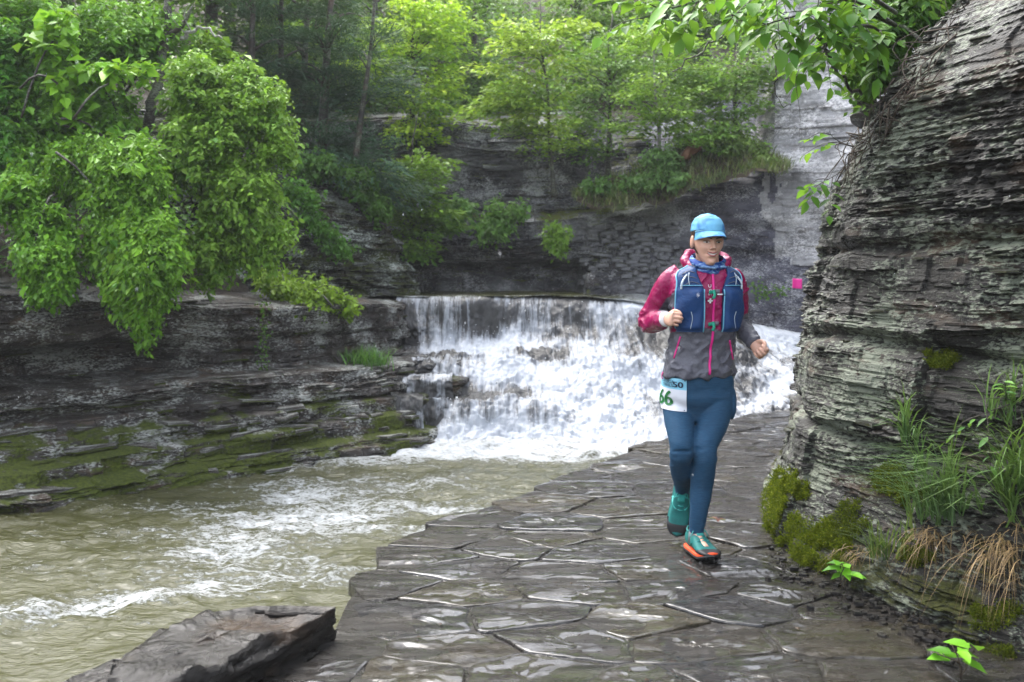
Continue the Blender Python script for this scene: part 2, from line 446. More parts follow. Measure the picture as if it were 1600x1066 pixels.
# ---- rock outcrop left of the creek above the falls
oc = [(-6.2, 11.0), (-4.6, 11.9), (-3.0, 12.7), (-2.0, 13.3), (-1.55, 13.9), (-1.65, 14.8), (-2.3, 16.2)]
po = [(.15, .8), (.1, 1.05), (.06, 1.3), (-.02, 1.6), (-.08, 2.0), (-.25, 2.4), (-.6, 2.75), (-1.2, 3.1), (-2.4, 3.7)]
po2 = [(.25, .8), (.15, 1.05), (.02, 1.25), (-.1, 1.5), (-.15, 1.75), (-.25, 1.95), (-.5, 2.15), (-1.0, 2.35), (-2.0, 2.6)]
outc, oV, oN, oS = cliff('rock_outcrop', oc, [(0, po), (.45, po), (.75, po2), (1, po2)], .02, .012, 151, .05, M['outcrop'], side=1, big=.12, st=dict(med=.05, seg=(.12, .9), jag=8))
scatter_slabs(outc, oV, oN, M['outcrop'], 60, 8, (.15, .6), (.03, .08), (.12, .3), .3, rows=(.0, .6), cols=(.3, .95))

# ---- the cliff behind the falls
cc = [(-4.0, 15.6), (-2.6, 15.9), (-1.2, 16.1), (.4, 16.2), (1.8, 15.9), (2.9, 15.4), (4.2, 15.0), (5.6, 14.4), (7.4, 13.4), (10, 12.0)]
c0 = [(.5, .7), (.3, 1.02), (-.40, 1.06), (-.46, 1.5), (-.1, 1.62), (.06, 1.9), (.0, 2.2), (-.7, 2.4), (-.75, 2.9), (-.6, 3.4), (-.7, 3.9), (-2.2, 4.4)]
c1 = [(.5, .7), (.35, 1.02), (-.36, 1.07), (-.40, 1.5), (.02, 1.62), (.1, 1.9), (.02, 2.25), (-.5, 2.5), (-.45, 2.9), (-.5, 3.4), (-.65, 3.8), (-2.0, 4.3)]
c2 = [(.35, .7), (.3, 1.0), (.22, 1.1), (.12, 1.45), (.1, 1.7), (.0, 2.1), (-.12, 2.35), (-.5, 2.45), (-.8, 2.7), (-1.0, 3.1), (-1.3, 3.6), (-2.4, 4.2)]
c3 = [(.1, .5), (.05, .9), (-.02, 1.15), (-.06, 1.4), (-.05, 1.8), (-.08, 2.2), (-.1, 2.6), (-.16, 2.8), (-.5, 3.0), (-.9, 3.3), (-1.3, 3.7), (-2.4, 4.4)]
c4 = [(.1, .0), (.05, .7), (.0, 1.1), (-.05, 1.5), (-.1, 1.9), (-.1, 2.3), (-.1, 2.7), (.0, 3.0), (-.2, 3.7), (-.3, 4.5), (-.4, 5.6), (-.9, 7.2)]
clf, cV, cN, cS = cliff('gorge_cliff', cc, [(0, c0), (.16, c0), (.335, c1), (.355, c2), (.40, c2), (.45, c3), (.522, c3), (.545, c4), (1, c4)], .028, .016, 202, .045, M['cliff'], side=1, big=.10, st=dict(med=.075, sig=.7, warp=.10, dip=.0, seg=(.15, 1.6), jag=6), fn=lambda s, z: 1 - .70 * sstep(5.4, 6.2, s) * (.75 + .5 * fbm(s, z * 2, 0, 73, 2)),
    carve=lambda s, z: -.22 * np.exp(-((s - 7.5) / .8) ** 4) * (np.exp(-((z - 1.68) / .10) ** 2) + .7 * np.exp(-((z - 2.08) / .07) ** 2)))
me = clf.data; me.materials.append(M['grey']); me.materials.append(M['pale'])
fc = cV.reshape(-1, 3); nu = cV.shape[1]
fi = grid_faces(*cV.shape[:2])[:, 0]
sx, zz = (fi % nu) / nu, fc[fi, 2]
nzv = fbm(sx * 40, zz * 1.6, 0, 5, 4) * .03
mi = np.where(sx + nzv > .405, 1, 0)
nz2 = fbm(sx * 60, zz * 2.2, 0, 9, 4) * .016
mi = np.where((sx + nz2 > .532 + .022 * np.clip(2.6 - zz, 0, 1)) & (zz > 1.5), 2, mi)
me.polygons.foreach_set('material_index', mi.astype(np.int32))
scatter_slabs(clf, cV, cN, M['cliff'], 110, 9, (.2, .9), (.03, .09), (.15, .35), .3, rows=(.05, .75), cols=(.08, .48))
# loosely stacked blocks left of the runner's shoulder
r_ = np.random.default_rng(12); pool = [slab_mesh('rock_block', 300 + i, M['cliff'], 8, .1) for i in range(8)]
for row in range(19):
    zb = 1.12 + row * .057
    x = P(905, 430, 15.5).x + r_.uniform(0, .2)
    while x < P(1090 - row * 2, 430, 15.3).x:
        w = math.exp(r_.uniform(math.log(.10), math.log(.48)))
        o = link('rock_block', pool[r_.integers(8)], clf)
        yy = np.interp(x, cV[cV.shape[0] // 4, :, 0], cV[cV.shape[0] // 4, :, 1])
        o.location = (x + w / 2, yy - .07 + r_.normal(0, .022) + .013 * row, zb + r_.normal(0, .008))
        o.scale = (w * 1.02, .4, .068 * r_.uniform(.8, 1.2)); o.rotation_euler = (r_.normal(0, .05), r_.normal(0, .04), r_.normal(-.15, .12))
        x += w

# ---- the foreground rock wall on the right
wc = [(3.6, 1.4), (2.72, 2.6), (2.2, 3.4), (1.92, 3.95), (1.73, 4.5), (1.60, 4.95), (1.66, 5.4), (1.95, 6.5), (2.6, 7.9), (3.6, 9.4), (5.2, 11.0), (7.2, 12.4)]
w0 = [(.30, -.15), (.28, .06), (.20, .16), (.17, .30), (.06, .42), (.02, .8), (-.05, 1.2), (-.12, 1.6), (-.18, 1.95), (-.26, 2.25), (-.40, 2.7), (-.8, 3.4), (-1.8, 4.2)]
w1 = [(.24, -.15), (.23, .08), (.19, .20), (.12, .36), (.09, .5), (.04, .8), (-.04, 1.2), (-.10, 1.55), (-.17, 1.85), (-.26, 2.15), (-.52, 2.5), (-1.2, 3.3), (-2.4, 4.2)]
w2 = [(.10, -.15), (.08, .08), (.07, .22), (.06, .36), (.05, .5), (.02, .8), (-.04, 1.2), (-.10, 1.55), (-.18, 1.85), (-.30, 2.15), (-.60, 2.5), (-1.3, 3.3), (-2.4, 4.2)]
wall, wV, wN, wS = cliff('rock_wall', wc, [(0, w0), (.2, w0), (.30, w1), (.37, w1), (.44, w2), (1, w2)], .0105, .0062, 77, .0145, M['wall'], side=-1, big=.05,
                         st=dict(med=.0145, sig=.65, warp=.035, dip=-.02, seg=(.04, .34), jag=24),
    fn=lambda s, z: .35 + 1.0 * sstep(-.35, .55, fbm(s * 1.1, z * 1.6, 0, 72, 3)),
    carve=lambda s, z: + .024 * joints(s, z, 301) + .013 * joints(s, z, 302, (.08, .2), (.15, .5)) -.07 * np.exp(-((z - 1.02 - .05 * np.sin(s * 2)) / .035) ** 2) * sstep(2.6, 3.2, s) * sstep(5.6, 4.6, s) - .05 * np.exp(-((z - 1.62 + .03 * s) / .03) ** 2) - .05 * np.exp(-((z - .62 - .03 * np.sin(s * 3)) / .025) ** 2) * sstep(2.5, 3.5, s))
scatter_slabs(wall, wV, wN, M['wall'], 260, 3, (.09, .34), (.009, .028), (.08, .16), .33, rows=(.04, .78), cols=(.13, .62))

# ---- the path: wet flagstones in a darker bed
left_edge = [G(330, 1120, 0), G(480, 1010, 0), G(520, 935, 0), G(600, 855, 0), G(645, 825, 0), G(745, 790, 0), G(820, 765, 0), G(905, 728, 0), G(1010, 690, 0), G(1090, 664, 0), G(1165, 646, 0), G(1240, 641, 0)]
LE = np.array([(p.x, p.y) for p in left_edge]); LE = np.concatenate([[(-1.25, 1.2)], LE, [(4.2, 11.2)]])
def wet_stone(name, c1, c2, lo=.05, hi=.22):
    n = NT(name)
    rnd = n.rnd()
    off = n.t.nodes.new('ShaderNodeVectorMath'); off.operation = 'ADD'
    cmb = n.t.nodes.new('ShaderNodeCombineXYZ'); n.put(cmb.inputs[0], n.math('MULTIPLY', rnd, 37)); n.put(cmb.inputs[1], n.math('MULTIPLY', rnd, 91))
    n.L(n.tc.outputs['Object'], off.inputs[0]); n.L(cmb.outputs[0], off.inputs[1]); v = off.outputs[0]
    c = n.mix(c1, c2, n.noise(3.5, 6, .6, v))
    c = n.mix(c, (.034, .027, .014), n.ramp(rnd, [(.3, 0), (.9, 1)]))
    c = n.mix(c, (.008, .0075, .0085), n.ramp(n.math('FRACT', n.math('MULTIPLY', rnd, 7.3)), [(.55, 0), (1, .8)]))
    c = n.mix(c, (.014, .013, .014), n.ramp(n.noise(1.6, 4, .6, n.map(loc=(5, 2, 1), vec=v)), [(.5, 0), (.7, .8)]))
    st = n.noise(1.0, 7, .6, n.map((4, 15, 4), vec=v), .8)
    fl = n.noise(1.0, 5, .55, n.map((2.2, 7, 2), (3, 3, 3), vec=v), .5)
    steps = n.math('SNAP', fl, .045)
    h = n.math('ADD', n.math('MULTIPLY', st, .8), n.math('MULTIPLY', steps, 1.8))
    h = n.math('ADD', h, n.math('MULTIPLY', n.noise(70, 4, .6, v), .10))
    return n.fin(c, n.ramp(n.noise(5, 5, .6, n.map((1, 2.5, 1), vec=v)), [(.42, lo), (.50, hi), (.66, .5)]), n.bump(h, 1.0, .07), .3, Coat_Weight=n.ramp(n.noise(2.6, 4, .6, n.map((1, 2, 1), (8, 8, 8), vec=v)), [(.37, .0), (.52, .85)]), Coat_Roughness=.05)
M['flag'] = wet_stone('wet_flagstone', (.007, .0055, .0045), (.028, .0225, .0175))
M['bed'] = wet_stone('wet_path_bed', (.006, .0052, .005), (.018, .0145, .0125), .10, .45)
# bed
ys = np.concatenate([np.linspace(1.2, 11.2, 260)])
nx = 110
def Lx(y): return np.interp(y, LE[:, 1], LE[:, 0])
def Rx(y): return np.interp(y, [1.0, 2.7, 3.6, 4.2, 4.8, 5.5, 6.5, 7.9, 9.4, 11.2], [3.9, 2.7, 2.2, 1.95, 1.8, 1.9, 2.25, 2.9, 3.9, 5.6])
U = np.linspace(0, 1, nx)[None, :]
X = (Lx(ys)[:, None] + .07) * (1 - U) + Rx(ys)[:, None] * U; Y = np.broadcast_to(ys[:, None], X.shape)
Z = -.0065 + .004 * fbm(X * 4, Y * 6, 0, 4, 4) + .03 * sstep(.78, 1, U) * (.6 + fbm(X * 3, Y * 3, 0, 6, 3))
mud = sstep(.80, .93, U + .06 * fbm(X * 3, Y * 3, 0, 8, 3))
Z = Z + .012 * mud * (1 + fbm(X * 18, Y * 18, 0, 14, 3))
path = link('path', mesh_np('path', np.stack([X, Y, Z], -1).reshape(-1, 3), grid_faces(*X.shape), True, M['bed']), kind='structure')
# the masonry face of the path towards the water
le = np.array(bez(LE, 300)); zs = np.array([-.02, -.12, -.25, -.4, -.62])
V = np.stack([np.stack([le[:, 0] + .09 + .03 * vnoise(le[:, 1] * 6, k, 0, 3) , le[:, 1], np.full(300, z)], -1) for k, z in enumerate(zs)])
link('path_edge', mesh_np('path_edge', V.reshape(-1, 3), grid_faces(5, 300), False, M['bed']), kind='structure')

def clip_poly(poly, p, n):
    """keep the side where (q-p).n <= 0"""
    out = []
    for i in range(len(poly)):
        a, b = poly[i], poly[(i + 1) % len(poly)]
        da, db = np.dot(a - p, n), np.dot(b - p, n)
        if da <= 0: out.append(a)
        if da * db < 0: out.append(a + (b - a) * (da / (da - db)))
    return out
def voronoi_cells(seeds, reach=1.6, aniso=(1, 1)):
    cells = []
    for i, s in enumerate(seeds):
        poly = [s + np.array(q) * reach for q in ((-1, -1), (1, -1), (1, 1), (-1, 1))]
        d = np.linalg.norm((seeds - s) / aniso, axis=1)
        for j in np.argsort(d)[1:22]:
            n = (seeds[j] - s) / (np.array(aniso) ** 2)
            poly = clip_poly(poly, (seeds[j] + s) / 2, n)
            if len(poly) < 3: break
        cells.append(np.array(poly))
    return cells
def stone_top(name, poly, mat, seed, gap=.012, thick=.06, z=0.0, tilt=.012, relief=.009, rings=10, seg=64, jag=.010):
    """one flagstone: rounded, chipped outline, flaking top"""
    r = np.random.default_rng(seed)
    c = poly.mean(0); e = np.roll(poly, -1, 0) - poly; per = np.linalg.norm(e, axis=1); L = np.concatenate([[0], np.cumsum(per)])
    q = np.linspace(0, L[-1], seg, endpoint=False); P2 = np.concatenate([poly, poly[:1]])
    o = np.stack([np.interp(q, L, P2[:, k]) for k in range(2)], 1)
    for _ in range(1): o = .25 * np.roll(o, 1, 0) + .5 * o + .25 * np.roll(o, -1, 0)
    dirs = o - c; rad = np.linalg.norm(dirs, axis=1)[:, None]; dirs = dirs / rad
    o = c + dirs * (rad - gap + (jag * fbm(o[:, 0] * 9, o[:, 1] * 9, seed, 3, 3))[:, None])
    tx, ty = r.normal(0, tilt, 2); z = z + r.normal(0, .002)
    def hgt(p, edge):
        lay = fbm(p[:, 0] * 2.0 + seed * 3.1, p[:, 1] * 4.2, 0, seed, 3)
        h = relief * np.floor(lay * 4.0) / 2.0 * .8 + .35 * relief * fbm(p[:, 0] * 9, p[:, 1] * 18, 0, seed + 1, 3)
        return z + ((p[:, 0] - c[0]) * tx + (p[:, 1] - c[1]) * ty) * .7 + h * (1 - .7 * edge ** 3)
    R = []
    lo = o + dirs * .004
    R.append(np.concatenate([lo, np.full((seg, 1), z - thick)], 1))
    h0 = hgt(o, 1.0)
    R.append(np.concatenate([o + dirs * .003, (h0 - .008)[:, None]], 1))
    for k in np.concatenate([[1.0, .975], np.linspace(.9, .12, rings - 2)]):
        p = c + (o - c) * k
        R.append(np.concatenate([p, (hgt(p, k) - (.002 if k == 1 else 0))[:, None]], 1))
    cc_ = np.array([[c[0], c[1], hgt(c[None], 0)[0]]])
    n = len(R); V = np.concatenate(R + [cc_]); F = grid_faces(n, seg, True); j = np.arange(seg)
    F = np.concatenate([F, np.stack([(n - 1) * seg + j, (n - 1) * seg + (j + 1) % seg, np.full(seg, n * seg), np.full(seg, n * seg)], 1)])
    ctr = np.array([c[0], c[1], 0])
    me = mesh_tq(name, V - ctr, F, True, mat)
    low = np.array([min(p.vertices) < 2 * seg for p in me.polygons])
    me.polygons.foreach_set('use_smooth', ~low)        # the chipped sides stay crisp
    return me, ctr
sd = []; r_ = np.random.default_rng(41)
yy = .9
row = 0
while yy < 12:
    dy = .31 + .030 * (yy - 3) * .5 + r_.uniform(-.04, .04)
    xx = Lx(yy) - 1.0 + r_.uniform(0, .3)
    while xx < Rx(yy) + .3:
        w = r_.uniform(.28, .70)
        sd.append((xx + w / 2, yy + r_.uniform(-.14, .14))); xx += w
    yy += dy; row += 1
sd = np.array(sd)
cells = voronoi_cells(sd, 1.3, (1.15, .85))
k = 0
for s, poly in zip(sd, cells):
    if len(poly) < 3: continue
    if s[0] < Lx(s[1]) + .10 or s[0] > Rx(s[1]) - .30 or s[1] > 11.0 or s[1] < 1.1: continue
    # trim the cell at the water's edge and the wall's foot
    yy = s[1]; tl = np.array([Lx(yy + .1) - Lx(yy - .1), .2]); nl = np.array([-tl[1], tl[0]]) / np.linalg.norm(tl)
    poly = clip_poly(list(poly), np.array([Lx(yy), yy]) + nl * r_.uniform(-.05, .08), nl)
    tr = np.array([Rx(yy + .1) - Rx(yy - .1), .2]); nr = np.array([tr[1], -tr[0]]) / np.linalg.norm(tr)
    poly = clip_poly(poly, np.array([Rx(yy) - .32, yy]), nr) if yy < 6 else poly
    if len(poly) < 3: continue
    me, ctr = stone_top('flagstone', np.array(poly), M['flag'], 500 + k, gap=.004 + r_.uniform(0, .008))
    o = link('flagstone', me, path, ctr); k += 1
# ---- parapet block at the near left edge of the path
M['kerb'] = rock_mat('wet_kerb_stone', (.004, .0033, .003), (.014, .0112, .009), 9, rust=.15, rough=(.10, .42), fine=40)
def xy(px, py, z): p = G(px, py, z); return (p.x, p.y)
kb = thing('stone_block', 'dark wet stone block nearest the camera, at the path edge by the river', 'stone block', (-1.0, 3.2, 0))
def block(name, outline, z0, z1, mat, parent, seed, amp=.012):
    c = np.array(outline + outline[:1]); L = np.concatenate([[0], np.cumsum(np.linalg.norm(np.diff(c, axis=0), axis=1))])
    n = int(L[-1] / .012); q = np.linspace(0, L[-1], n, endpoint=False)
    o = np.stack([np.interp(q, L, c[:, i]) for i in range(2)], 1); ctr = o.mean(0)
    d = o - ctr; d /= np.linalg.norm(d, axis=1)[:, None]
    zs = np.linspace(z0, z1, max(4, int((z1 - z0) / .008)))
    Z, Q = np.meshgrid(zs, q, indexing='ij')
    D = strata(Q, Z, seed, med=.03, seg=(.08, .5), jag=12) * amp
    V = [np.concatenate([o + d * D[i][:, None] - d * (.008 if i == len(zs) - 1 else 0), np.full((n, 1), zs[i])], 1) for i in range(len(zs))]
    for k in (.97, .9, .8, .68, .55, .4, .25, .1):
        p = ctr + (V[len(zs) - 1][:, :2] - ctr) * k
        lay = fbm(p[:, 0] * 2.5, p[:, 1] * 4, 0, seed, 3)
        V.append(np.concatenate([p, (z1 + .004 + .010 * np.floor(lay * 3) + .004 * fbm(p[:, 0] * 11, p[:, 1] * 11, 0, seed, 3))[:, None]], 1))
    V.append(np.array([[ctr[0], ctr[1], z1]])); m = len(V) - 1
    F = grid_faces(m, n, True); j = np.arange(n)
    F = np.concatenate([F, np.stack([(m - 1) * n + j, (m - 1) * n + (j + 1) % n, np.full(n, m * n), np.full(n, m * n)], 1)])
    V = np.concatenate(V)
    return link(name, mesh_tq(name, V - np.array(parent.location), F, True, mat), parent)
block('upper_slab', [xy(527, 948, .12), xy(345, 1048, .12), xy(228, 1090, .12), xy(150, 1085, .12), xy(225, 1005, .12), xy(315, 958, .12), xy(400, 945, .12)], -.06, .12, M['kerb'], kb, 61, .02)
block('lower_slab', [xy(500, 990, .02), xy(330, 1085, .02), xy(200, 1130, .02), xy(20, 1100, .02), xy(150, 1042, .02), xy(250, 985, .02)], -.6, .02, M['kerb'], kb, 62, .02)

# grit, chips and leaf scraps lying on the path
r_ = np.random.default_rng(61); dm = MB(); M['grit'] = plain('path_grit', (.045, .03, .018), .6, .3, None, .6)
tet = np.array([(1, 0, 0), (-.5, .87, 0), (-.5, -.87, 0), (0, 0, .7)])
for k in range(700):
    y = 2.6 + 7 * r_.uniform() ** 1.6; x = Lx(y) + .1 + (Rx(y) - Lx(y) - .2) * (1 - .9 * r_.uniform() ** 1.7 if r_.uniform() < .6 else r_.uniform())
    s_ = math.exp(r_.uniform(math.log(.003), math.log(.014))); a = r_.uniform(0, 6.3)
    v = tet * np.array([s_, s_ * r_.uniform(.3, 1), s_ * .5]); v = np.stack([v[:, 0] * math.cos(a) - v[:, 1] * math.sin(a), v[:, 0] * math.sin(a) + v[:, 1] * math.cos(a), v[:, 2]], 1)
    dm.add(v + np.array([x, y, .004]), np.array([(0, 1, 3), (1, 2, 3), (2, 0, 3)]))
dm.build('grit', M['grit'], None, (0, 0, 0), False, 'stuff')
# ================================================================== WATER
WZ = -.45
def water_mat(name, murk, fs):
    n = NT(name)
    foam = n.attr('foam')
    v = n.map((1.0, 1.0, 1.0))
    f1 = n.noise(1.0, 8, .66, n.map((fs * .55, fs * 1.1, fs)), 1.2)
    f2 = n.noise(1.0, 6, .7, n.map((fs * 2.6, fs * 4.0, fs * 3), (4, 4, 4)), .6)
    a = n.math('ADD', n.math('MULTIPLY', f1, .55), n.math('MULTIPLY', f2, .65))
    d = n.math('SUBTRACT', n.math('ADD', a, n.math('MULTIPLY', foam, .50)), .86)
    k = n.math('MULTIPLY', d, 5.0, True)
    base = n.mix(murk, [x * 1.5 for x in murk], n.noise(1.6, 4, .6))
    c = n.mix(base, n.mix((.26, .28, .29), (.64, .66, .68), n.noise(40, 3)), k)
    h = n.math('ADD', n.math('MULTIPLY', n.noise(1.0, 6, .65, n.map((15, 30, 16)), .6), .9), n.math('MULTIPLY', k, .9))
    return n.fin(c, n.mix((.07,) * 3, (.7,) * 3, k), n.bump(h, .5, .03), .28)
M['river'] = water_mat('murky_river_water', (.036, .037, .013), 9.0)
# river sheet: fine near, coarser far
ys = np.concatenate([np.linspace(1.0, 6, 260)[:-1], np.linspace(6, 13.2, 330)])
xs = np.linspace(-7.5, 5.0, 620)
X, Y = np.meshgrid(xs, ys)
X = X + .15 * (Y - 8)
# foam: heavy below the falls and in a band down the middle, thin towards the near left
mid = -1.95 + (Y - 6.0) * .33      # centre of the fast water
band = np.exp(-((X - mid) / (.95 + .07 * (Y - 4))) ** 2)
near = sstep(4.2, 6.5, Y)
pool = sstep(8.6, 10.6, Y + .25 * (X - .3) * 0 + .25 * fbm(X * 1.2, Y * 1.2, 0, 3, 3))
calm = np.exp(-((Y - 9.35) / .55) ** 2) * .45
foam = .20 + .34 * band * near + .14 * sstep(5.5, 8, Y) - calm * sstep(-3, -.5, X) + .62 * pool * (1 + .35 * fbm(X * 2.2, Y * 3.5, 0, 15, 3)) + .5 * sstep(10.5, 11.2, Y)
foam += .16 * fbm(X * 1.6, Y * 2.6, 0, 12, 4) * near
foam += .34 * np.exp(-((Y - (5.45 + .35 * (X + 2.2) + .12 * np.sin(X * 3))) / .22) ** 2) * sstep(-4.4, -2.4, X) * sstep(.2, -1.0, X)   # standing wave crest
foam += .30 * np.exp(-((Y - (4.05 - .1 * (X + 2.2) + .1 * np.sin(X * 4))) / .09) ** 2) * sstep(-1.0, -1.8, X)
foam = np.clip(foam, 0, .92)
amp = .013 + .042 * np.clip(foam, 0, 1)
wv = .8 * fbm(X * 2.3 + .4 * fbm(X, Y, 0, 5, 2), Y * 3.0, 0, 21, 4) + .35 * (1 - 2 * np.abs(fbm(X * 3.2, Y * 5.5, 0, 23, 3)))
Z = WZ + amp * wv
river = link('river', mesh_np('river', np.stack([X, Y, Z], -1).reshape(-1, 3), grid_faces(*X.shape), True, M['river'], {'foam': foam.ravel()}), kind='structure')

# creek above the falls, seen nearly edge on
xs = np.linspace(-3.2, 5.5, 180); ys = np.linspace(12.85, 16.6, 60)
X, Y = np.meshgrid(xs, ys)
def lipz(x): return 1.085 - .0 * x - .62 * sstep(1.35, 4.0, x) - .05 * sstep(.9, 1.4, x)
def lipy(x): return 12.95 + .12 * np.sin(x * 1.7) + .10 * np.sin(x * 4.1 + 1) + .45 * sstep(1.2, 3.6, x)
Yb = np.maximum(Y, lipy(X) - .02)
Z = lipz(X) + .018 * fbm(X * 3, Y * 5, 0, 33, 3) + .0 * Y
Zr = Z + .06 * (Yb - lipy(X)) * sstep(1.2, 2.4, X)
fo = .25 + .55 * sstep(.9, 2.0, X) + .3 * sstep(13.6, 13.0, Yb)
link('creek', mesh_np('creek', np.stack([X, Yb, Zr], -1).reshape(-1, 3), grid_faces(*X.shape), True, M['river'], {'foam': fo.ravel()}), kind='structure')

# the falls: rock steps underneath, and one broken sheet of white water over them
def falls_mat():
    n = NT('falling_white_water')
    u = n.attr('flow', 'Vector'); dn = n.attr('open')
    a = n.noise(1.0, 8, .7, n.map((11, 1.3, 1), vec=u), .3)
    b = n.noise(1.0, 6, .7, n.map((26, 11, 1), (5, 5, 0), vec=u), 1.0)
    d = n.math('SUBTRACT', n.math('ADD', n.math('ADD', n.math('MULTIPLY', a, .88), n.math('MULTIPLY', b, .22)), n.math('MULTIPLY', dn, -.50)), .425)
    k = n.math('MULTIPLY', d, 5.0, True)
    murk = n.mix((.010, .011, .015), (.085, .083, .080), n.noise(1.0, 5, .6, n.map((9, 3, 1), (2, 8, 0), vec=u)))
    w = n.mix((.26, .30, .37), (.72, .74, .77), n.noise(1.0, 5, .6, n.map((14, 7, 1), vec=u)))
    c = n.mix(murk, w, k)
    h = n.math('ADD', n.math('MULTIPLY', a, .6), n.math('MULTIPLY', b, .6))
    return n.fin(c, n.mix((.12,) * 3, (.6,) * 3, k), n.bump(h, .55, .06), .5)
M['falls'] = falls_mat()
nx, nt = 560, 420
x = np.linspace(-1.50, 4.3, nx)
K = 13
# flow profiles (distance forward of the lip, height) at stations across the falls
st_x = [-1.5, -1.15, -.55, .1, .8, 1.5, 2.4, 3.2, 4.3]
pr = [
 [(-.15, 1.085), (0, 1.07), (.10, .95), (.14, .55), (.22, .42), (.50, .36), (.80, .30), (.90, .12), (1.0, .02), (1.15, -.02), (1.22, -.3), (1.3, -.46), (1.6, -.62)],
 [(-.15, 1.085), (0, 1.07), (.10, .95), (.14, .58), (.30, .44), (.60, .38), (.95, .28), (1.10, .10), (1.22, .0), (1.5, -.04), (1.62, -.3), (1.75, -.44), (2.2, -.62)],
 [(-.15, 1.085), (0, 1.07), (.10, .95), (.16, .62), (.40, .46), (.75, .36), (1.05, .25), (1.25, .05), (1.45, -.02), (1.75, -.09), (1.95, -.33), (2.1, -.43), (2.5, -.62)],
 [(-.15, 1.085), (0, 1.07), (.10, .95), (.20, .66), (.45, .50), (.75, .36), (1.05, .22), (1.3, .02), (1.5, -.06), (1.8, -.14), (2.0, -.34), (2.2, -.42), (2.6, -.62)],
 [(-.15, 1.08), (0, 1.06), (.14, .93), (.30, .70), (.50, .52), (.80, .38), (1.05, .20), (1.3, .02), (1.5, -.10), (1.8, -.20), (2.0, -.34), (2.2, -.42), (2.6, -.62)],
 [(-.15, 1.04), (0, 1.00), (.2, .86), (.38, .64), (.60, .46), (.85, .32), (1.1, .14), (1.35, -.04), (1.55, -.14), (1.85, -.26), (2.05, -.36), (2.25, -.42), (2.6, -.62)],
 [(-.25, .92), (0, .84), (.2, .70), (.40, .54), (.65, .38), (.9, .24), (1.2, .06), (1.45, -.08), (1.7, -.18), (2.0, -.28), (2.2, -.37), (2.4, -.42), (2.7, -.62)],
 [(-.3, .72), (0, .62), (.2, .52), (.45, .40), (.7, .28), (1.0, .14), (1.3, -.02), (1.55, -.12), (1.8, -.22), (2.1, -.30), (2.3, -.38), (2.5, -.42), (2.8, -.62)],
 [(-.3, .50), (0, .42), (.25, .36), (.5, .28), (.8, .18), (1.1, .08), (1.4, -.05), (1.7, -.15), (1.9, -.24), (2.2, -.32), (2.4, -.38), (2.6, -.42), (2.9, -.62)]]
A = np.array(pr)
dense = np.stack([bez(np.concatenate([a, np.zeros((K, 1))], 1), 600)[:, :2] for a in A])      # 9,600,2
PR = np.stack([np.stack([np.interp(x, st_x, dense[:, i, j]) for i in range(600)], 0) for j in range(2)], -1)  # 600,nx,2
ti = np.linspace(0, 599, nt).astype(int)
D = PR[ti, :, 0]; Zf = PR[ti, :, 1]
Xf = np.broadcast_to(x[None], D.shape)
seg = np.hypot(np.diff(D, axis=0, prepend=D[:1]), np.diff(Zf, axis=0, prepend=Zf[:1])); T = np.cumsum(seg, 0)
warp = .13 * fbm(Xf * .9, T * .5, 0, 51, 3)            # the ledges wander
D = D + warp * sstep(.15, .6, T)
Yf = lipy(Xf) - D
steep = np.abs(np.gradient(Zf, axis=0)) / (seg + 1e-4)
lump = fbm(Xf * 2.6, T * 2.2, 0, 52, 4)
fine = fbm(Xf * 13, T * 5, 0, 53, 4)
am = sstep(.05, .5, T)
turb = sstep(.5, 1.2, T)
Yf = Yf - am * (.045 * lump + .014 * fine)
Zf = Zf + am * (.05 * lump * (1 - .3 * steep) + .014 * fine) + turb * .03 * np.abs(fbm(Xf * 8, T * 8, 0, 57, 3))
# where the curtain is open and the dark rock shows
op = .02 + .28 * fbm(Xf * 1.4, T * 1.1, 0, 54, 3)
def blob(x0, t0, rx, rt, w): return w * np.exp(-((Xf - x0) / rx) ** 2 - ((T - t0) / rt) ** 2)
op += blob(-.32, .45, .45, .25, .62) + blob(-1.35, .5, .16, .35, .45) + blob(-.95, .45, .12, .2, .2)
op += blob(-.75, 1.25, .34, .15, .6) + blob(.25, 1.2, .28, .14, .6) + blob(-.55, 2.05, .30, .2, .8) + blob(.05, 2.05, .28, .18, .7) + blob(-1.35, 1.2, .3, .3, .5) + blob(-1.2, 2.1, .3, .3, .6)
op += blob(1.15, .12, .28, .10, .5) + blob(2.0, .7, .35, .25, .45) + blob(1.3, 1.9, .3, .3, .3) + blob(.7, .1, .5, .05, .4)
op -= blob(.9, 2.1, .5, .7, .5) + blob(.0, .95, 1.4, .12, .35) + blob(.5, 1.65, 1.3, .12, .25) + 0.5 * sstep(2.45, 2.8, T)
op += .35 * sstep(2.2, 3.0, Xf) * fbm(Xf * 2 + T * 2, T * 1.0 - Xf, 0, 58, 3)
fl = np.stack([Xf + .35 * np.clip(Xf - 1, 0, None) * -T * .5, T, 0 * T], -1)
falls = link('waterfall', mesh_np('waterfall', np.stack([Xf, Yf, Zf], -1).reshape(-1, 3), grid_faces(nt, nx)[:, ::-1], True, M['falls'], {'flow': fl.reshape(-1, 3), 'open': np.clip(op, -.3, 1.2).ravel()}), kind='structure')
falls['label'] = 'white stepped waterfall across the creek'
